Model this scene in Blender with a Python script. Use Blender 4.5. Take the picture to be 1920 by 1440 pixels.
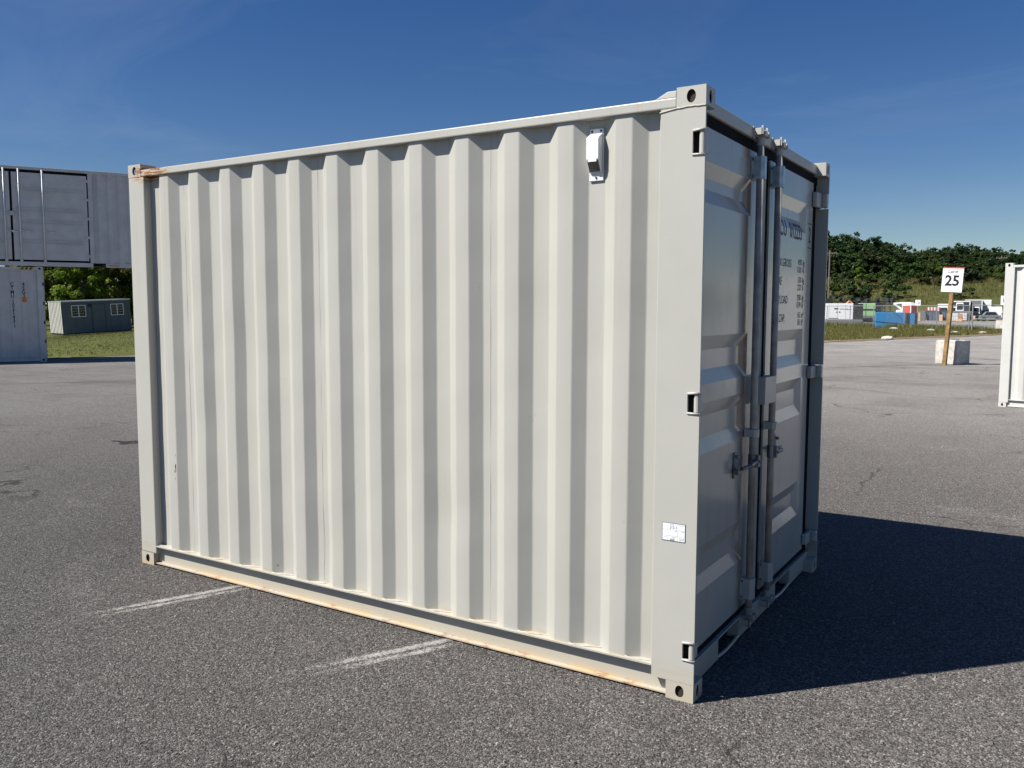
import bpy, bmesh, math, random
import numpy as np
from mathutils import Vector, Matrix, Euler

for o in list(bpy.data.objects):
    bpy.data.objects.remove(o)
scene = bpy.context.scene
C = scene.collection
R = math.radians
rng = random.Random(7)

# ------------------------------------------------------------------ camera
CAM = Vector((1.1484, -3.2071, 1.5886))
F_PX, PITCH, ROLL, YAW = 1603.6, 0.0878, 0.0025, -0.5609
fw = Vector((math.sin(YAW)*math.cos(PITCH), math.cos(YAW)*math.cos(PITCH), -math.sin(PITCH)))
r0 = Vector((math.cos(YAW), -math.sin(YAW), 0))
u0 = r0.cross(fw)
RT = r0*math.cos(ROLL) + u0*math.sin(ROLL)
UP = -r0*math.sin(ROLL) + u0*math.cos(ROLL)
cd = bpy.data.cameras.new('camera')
cam = bpy.data.objects.new('camera', cd)
C.objects.link(cam)
m = Matrix((RT, UP, -fw)).transposed().to_4x4()
m.translation = CAM
cam.matrix_world = m
cd.sensor_width = 36
cd.lens = F_PX/1920*36
cd.clip_start = 0.05
cd.clip_end = 6000
scene.camera = cam

# ------------------------------------------------------------------ sky, sun, exposure
SUN_EL, SUN_TRAVEL = R(48.5), R(47.2)            # light travels towards this heading (from +x)
sx, sy = -math.cos(SUN_TRAVEL)*math.cos(SUN_EL), -math.sin(SUN_TRAVEL)*math.cos(SUN_EL)
to_sun = Vector((sx, sy, math.sin(SUN_EL)))
w = bpy.data.worlds.new('World')
scene.world = w
w.use_nodes = True
nt = w.node_tree
nt.nodes.clear()
out = nt.nodes.new('ShaderNodeOutputWorld')
bg = nt.nodes.new('ShaderNodeBackground')
sky = nt.nodes.new('ShaderNodeTexSky')
sky.sky_type = 'NISHITA'
sky.sun_disc = False
sky.sun_elevation = SUN_EL
sky.sun_rotation = math.atan2(to_sun.x, to_sun.y)
sky.altitude = 300
sky.air_density = 1.0
sky.dust_density = 0.15
sky.ozone_density = 3.0
bg.inputs[1].default_value = 0.050
# thin cirrus, the same all round the sky
tc = nt.nodes.new('ShaderNodeTexCoord')
mp = nt.nodes.new('ShaderNodeMapping')
mp.inputs['Rotation'].default_value = (0.1, 0.12, 0.55)
mp.inputs['Scale'].default_value = (1.2, 3.2, 6.5)
mp.inputs['Location'].default_value = (1.7, 0.4, 2.3)
n1 = nt.nodes.new('ShaderNodeTexNoise')
n1.inputs['Scale'].default_value = 1.1
n1.inputs['Detail'].default_value = 7
n1.inputs['Roughness'].default_value = 0.62
n1.inputs['Distortion'].default_value = 0.9
rp = nt.nodes.new('ShaderNodeValToRGB')
rp.color_ramp.elements[0].position = 0.50
rp.color_ramp.elements[0].color = (0, 0, 0, 1)
rp.color_ramp.elements[1].position = 0.95
rp.color_ramp.elements[1].color = (0.14, 0.14, 0.14, 1)
mx = nt.nodes.new('ShaderNodeMix')
mx.data_type = 'RGBA'
mx.inputs['B'].default_value = (8.0, 8.8, 9.8, 1)
nt.links.new(tc.outputs['Generated'], mp.inputs['Vector'])
nt.links.new(mp.outputs[0], n1.inputs['Vector'])
nt.links.new(n1.outputs['Fac'], rp.inputs[0])
nt.links.new(rp.outputs[0], mx.inputs['Factor'])
hs = nt.nodes.new('ShaderNodeHueSaturation')
hs.inputs['Saturation'].default_value = 1.31
hs.inputs['Hue'].default_value = 0.513
nt.links.new(sky.outputs[0], hs.inputs['Color'])
nt.links.new(hs.outputs[0], mx.inputs['A'])
nt.links.new(mx.outputs['Result'], bg.inputs[0])
nt.links.new(bg.outputs[0], out.inputs[0])

sd = bpy.data.lights.new('sun', 'SUN')
sd.energy = 5.0
sd.angle = R(0.53)
sd.color = (1.0, 0.955, 0.88)
sun = bpy.data.objects.new('sun', sd)
C.objects.link(sun)
sun.rotation_euler = (-to_sun).to_track_quat('-Z', 'Y').to_euler()
sun.location = (-20, -20, 30)

scene.view_settings.view_transform = 'Standard'
scene.view_settings.look = 'None'
scene.view_settings.exposure = 0.6
scene.view_settings.gamma = 1.0
scene.view_settings.use_curve_mapping = False
scene.render.engine = 'CYCLES'
scene.cycles.diffuse_bounces = 1


# ------------------------------------------------------------------ helpers
def heading(px, D):
    """ground position seen in picture column px at depth D along the view axis"""
    d = fw + RT*((px - 960)/F_PX) + UP*((720 - 578.8)/F_PX)
    p = CAM + d*D
    return p.x, p.y


def tag(o, label=None, cat=None, group=None, kind=None):
    if label: o['label'] = label
    if cat: o['category'] = cat
    if group: o['group'] = group
    if kind: o['kind'] = kind
    return o


def empty(name, loc=(0, 0, 0), rz=0.0, label=None, cat=None, group=None):
    o = bpy.data.objects.new(name, None)
    o.empty_display_size = 0.2
    C.objects.link(o)
    o.location = loc
    o.rotation_euler = (0, 0, rz)
    return tag(o, label, cat, group)


class MB:
    def __init__(s):
        s.v, s.f = [], []

    def quad(s, *p):
        b = len(s.v)
        s.v += [tuple(q) for q in p]
        s.f.append(tuple(range(b, b+len(p))))
        return s

    def box(s, x0, y0, z0, x1, y1, z1):
        if x0 > x1: x0, x1 = x1, x0
        if y0 > y1: y0, y1 = y1, y0
        if z0 > z1: z0, z1 = z1, z0
        b = len(s.v)
        s.v += [(x0, y0, z0), (x1, y0, z0), (x1, y1, z0), (x0, y1, z0), (x0, y0, z1), (x1, y0, z1), (x1, y1, z1), (x0, y1, z1)]
        s.f += [tuple(b+i for i in q) for q in ((3, 2, 1, 0), (4, 5, 6, 7), (0, 1, 5, 4), (1, 2, 6, 5), (2, 3, 7, 6), (3, 0, 4, 7))]
        return s

    def frustum(s, z0, r0, z1, r1):
        """r = (x0,y0,x1,y1) bottom and top rectangles"""
        b = len(s.v)
        for z, (a, c, d, e) in ((z0, r0), (z1, r1)):
            s.v += [(a, c, z), (d, c, z), (d, e, z), (a, e, z)]
        s.f += [tuple(b+i for i in q) for q in ((3, 2, 1, 0), (4, 5, 6, 7), (0, 1, 5, 4), (1, 2, 6, 5), (2, 3, 7, 6), (3, 0, 4, 7))]
        return s

    def cyl(s, p0, p1, r, n=12, r2=None, cap=True):
        p0, p1 = Vector(p0), Vector(p1)
        r2 = r if r2 is None else r2
        ax = (p1-p0).normalized()
        t = Vector((0, 0, 1)) if abs(ax.z) < 0.9 else Vector((1, 0, 0))
        a = ax.cross(t).normalized()
        c = ax.cross(a)
        b = len(s.v)
        for P, rr in ((p0, r), (p1, r2)):
            for i in range(n):
                th = 2*math.pi*i/n
                s.v.append(tuple(P + a*(rr*math.cos(th)) + c*(rr*math.sin(th))))
        for i in range(n):
            j = (i+1) % n
            s.f.append((b+j, b+i, b+n+i, b+n+j))
        if cap:
            s.f.append(tuple(b+i for i in range(n)))
            s.f.append(tuple(b+n+i for i in reversed(range(n))))
        return s

    def tube(s, pts, r, n=6):
        pts = [Vector(p) for p in pts]
        b = len(s.v)
        for i, p in enumerate(pts):
            ax = (pts[min(i+1, len(pts)-1)]-pts[max(i-1, 0)]).normalized()
            t = Vector((0, 0, 1)) if abs(ax.z) < 0.9 else Vector((1, 0, 0))
            a = ax.cross(t).normalized()
            c = ax.cross(a)
            for k in range(n):
                th = 2*math.pi*k/n
                s.v.append(tuple(p + a*(r*math.cos(th)) + c*(r*math.sin(th))))
        for i in range(len(pts)-1):
            for k in range(n):
                j = (k+1) % n
                s.f.append((b+i*n+j, b+i*n+k, b+(i+1)*n+k, b+(i+1)*n+j))
        return s

    def prism(s, prof, fn0, fn1, close=True):
        """prof list of (a,b); fn0/fn1 turn (a,b) into the two end points"""
        n = len(prof)
        b = len(s.v)
        s.v += [tuple(fn0(*p)) for p in prof] + [tuple(fn1(*p)) for p in prof]
        for i in range(n if close else n-1):
            j = (i+1) % n
            s.f.append((b+i, b+j, b+n+j, b+n+i))
        if close:
            s.f.append(tuple(b+i for i in reversed(range(n))))
            s.f.append(tuple(b+n+i for i in range(n)))
        return s

    def mesh(s, name, bevel=0.0, seg=1, fix=True):
        me = bpy.data.meshes.new(name)
        me.from_pydata(s.v, [], s.f)
        if bevel or fix:
            bm = bmesh.new()
            bm.from_mesh(me)
            if fix: bmesh.ops.recalc_face_normals(bm, faces=bm.faces)
            if bevel:
                bmesh.ops.bevel(bm, geom=[e for e in bm.edges if len(e.link_faces) == 2 and e.calc_face_angle(0) > 0.5],
                                offset=bevel, segments=seg, affect='EDGES', profile=0.6, clamp_overlap=True)
            bm.to_mesh(me)
            bm.free()
        return me

    def build(s, name, mat, parent=None, bevel=0.0, smooth=False, seg=1, fix=True):
        me = s.mesh(name, bevel, seg, fix)
        return add(name, me, mat, parent, smooth)


def add(name, me, mat, parent=None, smooth=False):
    o = bpy.data.objects.new(name, me)
    C.objects.link(o)
    if mat is not None and not me.materials:
        me.materials.append(mat)
    if parent: o.parent = parent
    if smooth:
        me.shade_smooth()
    return o


def copy_tree(o, parent=None, skip=()):
    c = o.copy()
    C.objects.link(c)
    c.parent = parent
    for ch in list(o.children):
        if ch.name.split('.')[0] in skip: continue
        copy_tree(ch, c, skip)
    return c


_dg = None


def text_mesh(body, size, align='CENTER', offset=0.0, res=2, spacing=1.0):
    cu = bpy.data.curves.new('txt', 'FONT')
    cu.body = body
    cu.size = size
    cu.align_x = align
    cu.align_y = 'CENTER'
    cu.offset = offset
    cu.resolution_u = res
    cu.space_character = spacing
    ob = bpy.data.objects.new('txt', cu)
    C.objects.link(ob)
    dg = bpy.context.evaluated_depsgraph_get()
    me = bpy.data.meshes.new_from_object(ob.evaluated_get(dg))
    bpy.data.objects.remove(ob)
    bpy.data.curves.remove(cu)
    me.materials.clear()
    return me


def lettering(name, items, mat, parent, O, U, V, fn=None, cuts=(), single=False):
    if single:
        for it in items: lettering(name, [it], mat, parent, O, U, V, fn, cuts)
        return
    """flat print: items = (text, u, v, size, xscale, align) joined into one mesh on the plane O + u U + v V"""
    O, U, V = Vector(O), Vector(U), Vector(V)
    bm = bmesh.new()
    for it in items:
        if it[0] == 'RECT':
            _, u0_, v0_, u1_, v1_ = it
            bm.faces.new([bm.verts.new((a, b, 0)) for a, b in ((u0_, v0_), (u1_, v0_), (u1_, v1_), (u0_, v1_))])
            continue
        txt, u, v, size, xs, al = it[:6]
        off = it[6] if len(it) > 6 else 0.0
        me = text_mesh(txt, size, al, off)
        me.transform(Matrix.Translation((u, v, 0)) @ Matrix.Diagonal((xs, 1, 1, 1)))
        bm.from_mesh(me)
        bpy.data.meshes.remove(me)
    for axis, val in cuts:
        co = (val, 0, 0) if axis == 0 else (0, val, 0)
        no = (1, 0, 0) if axis == 0 else (0, 1, 0)
        bmesh.ops.bisect_plane(bm, geom=bm.verts[:]+bm.edges[:]+bm.faces[:], plane_co=co, plane_no=no)
    for v in bm.verts:
        p = O + U*v.co.x + V*v.co.y
        v.co = fn(p) if fn else p
    me = bpy.data.meshes.new(name)
    bm.to_mesh(me)
    bm.free()
    return add(name, me, mat, parent)


# ------------------------------------------------------------------ materials
class N:
    """tiny node-building helper"""
    def __init__(s, name):
        s.m = bpy.data.materials.new(name)
        s.m.use_nodes = True
        s.t = s.m.node_tree
        s.t.nodes.clear()
        s.out = s.t.nodes.new('ShaderNodeOutputMaterial')
        s.p = s.t.nodes.new('ShaderNodeBsdfPrincipled')
        s.link(s.p.outputs[0], s.out.inputs[0])
        s.tc = s.t.nodes.new('ShaderNodeTexCoord')

    def link(s, a, b): s.t.links.new(a, b)

    def new(s, t, **kw):
        n = s.t.nodes.new(t)
        for k, v in kw.items(): setattr(n, k, v)
        return n

    def put(s, sock, v):
        if hasattr(v, 'is_linked') or hasattr(v, 'links'):
            s.link(v, sock)
        else:
            sock.default_value = v

    def coords(s, scale=(1, 1, 1), loc=(0, 0, 0), rot=(0, 0, 0), src='Object'):
        mp = s.new('ShaderNodeMapping')
        s.link(s.tc.outputs[src], mp.inputs[0])
        mp.inputs['Scale'].default_value = scale
        mp.inputs['Location'].default_value = loc
        mp.inputs['Rotation'].default_value = rot
        return mp.outputs[0]

    def noise(s, vec, scale, detail=4, rough=0.55, dist=0.0):
        n = s.new('ShaderNodeTexNoise')
        s.link(vec, n.inputs['Vector'])
        n.inputs['Scale'].default_value = scale
        n.inputs['Detail'].default_value = detail
        n.inputs['Roughness'].default_value = rough
        n.inputs['Distortion'].default_value = dist
        return n.outputs['Fac']

    def voro(s, vec, scale, feature='F1', rnd=1.0):
        n = s.new('ShaderNodeTexVoronoi', feature=feature)
        s.link(vec, n.inputs['Vector'])
        n.inputs['Scale'].default_value = scale
        n.inputs['Randomness'].default_value = rnd
        return n

    def ramp(s, v, stops):
        n = s.new('ShaderNodeValToRGB')
        s.link(v, n.inputs[0])
        e = n.color_ramp.elements
        while len(e) < len(stops): e.new(0.5)
        for i, (p, c) in enumerate(stops):
            e[i].position = p
            e[i].color = (c, c, c, 1) if not hasattr(c, '__len__') else (*c, 1)
        return n.outputs[0]

    def mix(s, f, a, b, mode='MIX'):
        n = s.new('ShaderNodeMix', data_type='RGBA', blend_type=mode)
        s.put(n.inputs['Factor'], f)
        for sock, v in ((n.inputs['A'], a), (n.inputs['B'], b)):
            if hasattr(v, 'is_linked'): s.link(v, sock)
            else: sock.default_value = (*v, 1) if len(v) == 3 else v
        return n.outputs['Result']

    def math(s, op, a, b=0.0, c=0.0, clamp=False):
        n = s.new('ShaderNodeMath', operation=op, use_clamp=clamp)
        s.put(n.inputs[0], a)
        s.put(n.inputs[1], b)
        s.put(n.inputs[2], c)
        return n.outputs[0]

    def xyz(s, vec):
        n = s.new('ShaderNodeSeparateXYZ')
        s.link(vec, n.inputs[0])
        return n.outputs

    def rng(s, v, a, b, c=0.0, d=1.0, smooth=True):
        n = s.new('ShaderNodeMapRange', interpolation_type='SMOOTHSTEP' if smooth else 'LINEAR')
        s.link(v, n.inputs[0])
        for i, q in enumerate((a, b, c, d)): n.inputs[i+1].default_value = q
        return n.outputs[0]

    def bump(s, h, strength=0.3, dist=0.01):
        n = s.new('ShaderNodeBump')
        n.inputs['Strength'].default_value = strength
        n.inputs['Distance'].default_value = dist
        s.link(h, n.inputs['Height'])
        s.link(n.outputs[0], s.p.inputs['Normal'])

    def set(s, color=None, rough=None, metal=None, spec=None):
        for k, v in (('Base Color', color), ('Roughness', rough), ('Metallic', metal), ('Specular IOR Level', spec)):
            if v is None: continue
            if hasattr(v, 'is_linked'): s.link(v, s.p.inputs[k])
            else: s.p.inputs[k].default_value = (*v, 1) if hasattr(v, '__len__') else v
        return s.m


def simple(name, col, rough=0.5, metal=0.0, var=0.12, scale=6.0, bump=0.0, bscale=60.0):
    n = N(name)
    co = n.coords()
    f = n.noise(co, scale, 5, 0.6)
    dark = tuple(c*(1-var) for c in col)
    lite = tuple(min(1, c*(1+var*0.6)) for c in col)
    c = n.mix(n.rng(f, 0.3, 0.7), dark, lite)
    rr = n.math('MULTIPLY_ADD', n.noise(co, scale*3, 3), 0.2, rough-0.1)
    if bump: n.bump(n.noise(co, bscale, 4), bump, 0.005)
    return n.set(c, rr, metal)


PAINT = (0.468, 0.462, 0.418)
RUST = (0.19, 0.062, 0.018)


def paint_side():
    """off-white container paint in container coordinates, with tan run-off low down, rust at the far top corner and on the welds"""
    n = N('container_paint')
    co = n.coords()
    x, y, z = n.xyz(co)
    base = n.mix(n.rng(n.noise(co, 1.7, 4, 0.6), 0.3, 0.7), tuple(c*0.955 for c in PAINT), PAINT)
    streak = n.noise(n.coords((14, 14, 0.9)), 1.0, 5, 0.65)
    base = n.mix(n.math('MULTIPLY', n.rng(streak, 0.52, 0.8), 0.16), base, (0.50, 0.455, 0.37))
    speck = n.noise(co, 42, 3, 0.6)
    base = n.mix(n.math('MULTIPLY', n.rng(speck, 0.66, 0.78), 0.25), base, (0.45, 0.40, 0.32))
    # tan wash close to the ground
    base = n.mix(n.math('MULTIPLY', n.rng(z, 0.115, 0.075), n.rng(n.noise(n.coords((2.5, 2.5, 6)), 1.0, 5, 0.65), 0.2, 0.6, 0.2, 0.5)), base, (0.50, 0.43, 0.31))
    lown = n.noise(n.coords((5, 5, 22)), 1.0, 5, 0.7)
    sect = n.noise(n.coords((1.6, 1.6, 1.0), (2.2, 0, 0)), 1.0, 4, 0.65)
    low = n.math('MULTIPLY', n.math('MULTIPLY', n.rng(z, 0.050, 0.004), n.rng(lown, 0.36, 0.60)), n.rng(sect, 0.36, 0.60, 0.25, 1.0))
    base = n.mix(n.math('MULTIPLY', low, 0.75), base, (0.60, 0.40, 0.19))
    deep = n.math('MULTIPLY', n.rng(z, 0.030, 0.004), n.rng(n.noise(n.coords((9, 9, 40)), 1.0, 6, 0.75), 0.56, 0.62))
    base = n.mix(n.math('MULTIPLY', deep, 0.9), base, (0.26, 0.095, 0.035))
    # ledge of the bottom rail collects dust
    ledge = n.math('MULTIPLY', n.rng(z, 0.160, 0.118), n.rng(z, 0.098, 0.112))
    base = n.mix(n.math('MULTIPLY', n.math('MULTIPLY', ledge, n.rng(lown, 0.35, 0.65)), 0.5), base, (0.46, 0.36, 0.23))
    run = n.noise(n.coords((26, 26, 0.55), (1.7, 0, 0.4)), 1.0, 4, 0.6)
    base = n.mix(n.math('MULTIPLY', n.math('MULTIPLY', n.rng(run, 0.55, 0.74), n.rng(z, 1.2, 2.34)), 0.22), base, (0.33, 0.28, 0.20))
    rub = n.math('MULTIPLY', n.rng(n.noise(n.coords((3, 3, 7), (5, 0, 1)), 1.0, 6, 0.75, 0.6), 0.66, 0.70), n.rng(n.noise(co, 60, 3, 0.6), 0.45, 0.6))
    base = n.mix(n.math('MULTIPLY', rub, 0.35), base, (0.24, 0.22, 0.19))
    # rust at the far top corner
    dx = n.math('MULTIPLY', n.math('ADD', x, 3.40), 1.0)
    dz = n.math('MULTIPLY', n.math('ADD', z, -2.385), 3.0)
    dist = n.math('SQRT', n.math('ADD', n.math('MULTIPLY', dx, dx), n.math('MULTIPLY', dz, dz)))
    rn = n.noise(n.coords((6, 6, 40), (0.3, 0, 0.2)), 1.6, 6, 0.7)
    near = n.rng(dist, 0.26, 0.03)
    tint = n.math('MULTIPLY', near, n.rng(rn, 0.36, 0.56))
    base = n.mix(n.math('MULTIPLY', tint, 0.8), base, (0.62, 0.40, 0.19))
    rust = n.math('MULTIPLY', n.rng(dist, 0.22, 0.08), n.rng(n.math('ADD', n.math('MULTIPLY', rn, 0.7), n.math('MULTIPLY', n.noise(n.coords((30, 30, 90)), 1.0, 4, 0.7), 0.3)), 0.485, 0.505))
    rustc = n.mix(n.noise(co, 90, 4), RUST, (0.33, 0.13, 0.04))
    base = n.mix(n.math('MULTIPLY', rust, 1.0), base, rustc)
    # little chips anywhere
    chip = n.voro(n.coords((1, 1, 1)), 4.2)
    cm = n.math('MULTIPLY', n.rng(chip.outputs['Distance'], 0.030, 0.014), n.rng(n.noise(co, 1.1, 2), 0.55, 0.6))
    base = n.mix(n.math('MULTIPLY', cm, 0.8), base, (0.24, 0.12, 0.06))
    h = n.math('ADD', n.math('MULTIPLY', n.noise(co, 190, 3, 0.5), 0.35), n.math('MULTIPLY', n.noise(co, 5.5, 2, 0.5), 3.0))
    n.bump(h, 0.16, 0.0025)
    rough = n.math('MULTIPLY_ADD', n.noise(co, 7, 4), 0.22, 0.30)
    rough = n.math('ADD', rough, n.math('MULTIPLY', rust, 0.4))
    return n.set(base, rough, 0, 0.5)


def paint_door():
    n = N('door_paint')
    co = n.coords()
    base = n.mix(n.rng(n.noise(co, 2.1, 4, 0.6), 0.3, 0.7), tuple(c*0.93 for c in PAINT), PAINT)
    streak = n.noise(n.coords((10, 22, 0.7)), 1.0, 5, 0.65)
    base = n.mix(n.math('MULTIPLY', n.rng(streak, 0.52, 0.8), 0.35), base, (0.36, 0.27, 0.18))
    x, y, z = n.xyz(co)
    bar_reflection = n.math('MULTIPLY', n.rng(y, 0.66, 0.76), n.rng(y, 0.83, 0.79))  # brown mirror image of the lock bar, painted into the door colour
    base = n.mix(n.math('MULTIPLY', n.math('MULTIPLY', bar_reflection, n.rng(n.noise(n.coords((1, 6, 2.2)), 1.0, 5, 0.65), 0.36, 0.62)), 0.75), base, (0.15, 0.085, 0.05))
    n.bump(n.math('ADD', n.math('MULTIPLY', n.noise(co, 150, 3, 0.5), 0.2), n.math('MULTIPLY', n.noise(co, 6.0, 2, 0.5), 3.0)), 0.12, 0.0025)
    rough = n.math('MULTIPLY_ADD', n.noise(co, 6, 4), 0.10, 0.10)
    return n.set(base, rough, 0, 0.38)


def asphalt():
    n = N('asphalt')
    co = n.coords()
    x, y, z = n.xyz(co)
    st = n.voro(co, 150)
    cell = n.ramp(st.outputs['Color'], [(0.0, 0.12), (0.28, 0.45), (0.55, 0.90), (0.82, 1.5), (0.93, 2.4), (1.0, 4.2)])
    fine = n.noise(co, 330, 3, 0.6)
    big_st = n.voro(n.coords((1, 1, 1), (3.3, 1.7, 0)), 58)
    bsm = n.math('MULTIPLY', n.rng(n.xyz(big_st.outputs['Color'])[0], 0.90, 0.93), n.rng(big_st.outputs['Distance'], 0.42, 0.30))
    pit = n.math('MULTIPLY', n.rng(n.xyz(big_st.outputs['Color'])[1], 0.86, 0.90), n.rng(big_st.outputs['Distance'], 0.46, 0.30))
    mid = n.noise(co, 34, 4, 0.65)
    big = n.noise(co, 0.55, 5, 0.6, 0.3)
    huge = n.noise(co, 0.085, 3, 0.5, 0.4)
    # the asphalt gets paler with distance from the container
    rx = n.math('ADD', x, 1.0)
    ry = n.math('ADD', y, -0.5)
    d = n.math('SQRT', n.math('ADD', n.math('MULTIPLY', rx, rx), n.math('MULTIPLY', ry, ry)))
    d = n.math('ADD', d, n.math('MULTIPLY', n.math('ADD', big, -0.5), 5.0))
    far_tone = n.rng(d, 2.6, 13.0)
    far_tone2 = n.rng(d, 18.0, 34.0)
    base = n.mix(far_tone, (0.132, 0.124, 0.117), (0.268, 0.254, 0.238))
    base = n.mix(far_tone2, base, (0.325, 0.309, 0.290))
    base = n.mix(n.math('MULTIPLY', n.rng(big, 0.42, 0.72), 0.38), base, (0.075, 0.069, 0.064))
    base = n.mix(n.math('MULTIPLY', n.rng(huge, 0.5, 0.75), 0.30), base, (0.215, 0.178, 0.162))
    # tyre and drag streaks where cars turn
    s1 = n.noise(n.coords((0.10, 2.2, 1), rot=(0, 0, R(28))), 1.0, 5, 0.6, 0.35)
    s2 = n.noise(n.coords((0.16, 3.2, 1), (4, 3, 0), rot=(0, 0, R(-30))), 1.0, 5, 0.62, 0.4)
    sm = n.math('MULTIPLY', n.math('MAXIMUM', n.rng(s1, 0.54, 0.70), n.rng(s2, 0.56, 0.72)), n.rng(d, 8.0, 18.0))
    base = n.mix(n.math('MULTIPLY', sm, 0.42), base, (0.115, 0.102, 0.093))
    sl = n.math('MULTIPLY', n.rng(n.noise(n.coords((0.07, 1.3, 1), (9, 1, 0), rot=(0, 0, R(8))), 1.0, 5, 0.6, 0.5), 0.53, 0.72), n.rng(d, 12.0, 22.0))
    base = n.mix(n.math('MULTIPLY', sl, 0.45), base, (0.40, 0.385, 0.36))
    # hairline cracks, oil drips and patches of tar
    wv = n.new('ShaderNodeVectorMath', operation='ADD')
    nz = n.new('ShaderNodeTexNoise')
    n.link(co, nz.inputs['Vector'])
    nz.inputs['Scale'].default_value = 2.2
    nz.inputs['Detail'].default_value = 6
    sc_ = n.new('ShaderNodeVectorMath', operation='SCALE')
    n.link(nz.outputs['Color'], sc_.inputs[0])
    sc_.inputs['Scale'].default_value = 0.55
    n.link(co, wv.inputs[0])
    n.link(sc_.outputs[0], wv.inputs[1])
    ck = n.voro(wv.outputs[0], 0.42, 'DISTANCE_TO_EDGE')
    cmask = n.math('MULTIPLY', n.rng(ck.outputs['Distance'], 0.0075, 0.002), n.rng(n.noise(co, 0.33, 3, 0.5), 0.50, 0.58))
    base = n.mix(n.math('MULTIPLY', cmask, 0.75), base, (0.028, 0.026, 0.025))
    oil = n.voro(n.coords((1, 1, 0)), 0.75)
    om = n.math('MULTIPLY', n.rng(n.math('ADD', oil.outputs['Distance'], n.math('MULTIPLY', n.noise(co, 9, 4), 0.12)), 0.16, 0.08), n.rng(n.noise(co, 0.21, 2), 0.50, 0.58))
    base = n.mix(n.math('MULTIPLY', om, 0.5), base, (0.050, 0.045, 0.042))
    pale = n.rng(n.noise(n.coords((1, 1, 1), (7, 3, 0)), 0.9, 6, 0.7, 0.5), 0.56, 0.74)
    base = n.mix(n.math('MULTIPLY', pale, 0.33), base, (0.29, 0.275, 0.255))
    # stones
    cm = n.mix(1.0, base, cell, 'MULTIPLY')
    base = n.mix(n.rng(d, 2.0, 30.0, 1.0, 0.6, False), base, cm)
    base = n.mix(1.0, base, n.ramp(fine, [(0.25, 0.72), (0.75, 1.25)]), 'MULTIPLY')
    base = n.mix(1.0, base, n.ramp(mid, [(0.25, 0.74), (0.75, 1.22)]), 'MULTIPLY')
    base = n.mix(n.math('MULTIPLY', bsm, 0.55), base, (0.36, 0.34, 0.31))
    base = n.mix(n.math('MULTIPLY', pit, 0.65), base, (0.032, 0.030, 0.028))
    h = n.math('ADD', n.math('MULTIPLY', st.outputs['Distance'], -1.0), n.math('MULTIPLY', n.noise(co, 60, 4, 0.6), 1.1))
    n.bump(h, 0.9, 0.008)
    n.p.inputs['Diffuse Roughness'].default_value = 0.6
    return n.set(base, 0.86, 0, 0.28)


def ground_mat(name, cols, scale, rough=0.95):
    n = N(name)
    co = n.coords()
    a = n.noise(co, scale, 6, 0.65)
    b = n.noise(co, scale*7, 5, 0.65)
    f = n.math('ADD', n.math('MULTIPLY', a, 0.6), n.math('MULTIPLY', b, 0.4))
    k = len(cols)
    c = n.ramp(f, [(0.30 + 0.40*i/(k-1), cols[i]) for i in range(k)])
    n.bump(n.noise(co, scale*25, 4, 0.7), 0.8, 0.05)
    return n.set(c, rough, 0, 0.1)


def leaf_mat(name, a, b, c, trans=0.30):
    n = N(name)
    at = n.new('ShaderNodeAttribute', attribute_name='tone')
    oi = n.new('ShaderNodeObjectInfo')
    col = n.ramp(at.outputs['Fac'], [(0.0, a), (0.55, b), (1.0, c)])
    hs = n.new('ShaderNodeHueSaturation')
    n.link(col, hs.inputs['Color'])
    n.link(n.math('MULTIPLY_ADD', oi.outputs['Random'], 0.05, 0.475), hs.inputs['Hue'])
    n.link(n.math('MULTIPLY_ADD', oi.outputs['Random'], 0.5, 0.75), hs.inputs['Value'])
    n.set(hs.outputs[0], 0.55, 0, 0.25)
    tr = n.new('ShaderNodeBsdfTranslucent')
    n.link(hs.outputs[0], tr.inputs[0])
    ms = n.new('ShaderNodeMixShader')
    ms.inputs[0].default_value = trans
    n.link(n.p.outputs[0], ms.inputs[1])
    n.link(tr.outputs[0], ms.inputs[2])
    n.link(ms.outputs[0], n.out.inputs[0])
    return n.m


def worn_line():
    """scuffed remains of white paint: flakes left in the grain, bare asphalt between"""
    n = N('worn_line_paint')
    co = n.coords()
    x, y, z = n.xyz(co)                       # x along the line 0..1, y across -1..1 (see uv-like vertex layout)
    at = n.new('ShaderNodeAttribute', attribute_name='keep')
    k = n.noise(co, 95, 4, 0.75)
    k2 = n.noise(co, 14, 4, 0.65)
    f = n.math('ADD', n.math('MULTIPLY', k, 0.95), n.math('MULTIPLY', k2, 0.40))
    f = n.math('ADD', f, n.math('MULTIPLY', n.math('ADD', at.outputs['Fac'], -1.0), 0.62))
    a = n.rng(f, 0.40, 0.70)
    n.set(n.mix(k2, (0.40, 0.38, 0.36), (0.62, 0.60, 0.57)), 0.8, 0, 0.2)
    n.link(n.math('MULTIPLY', a, 0.60), n.p.inputs['Alpha'])
    return n.m


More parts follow.
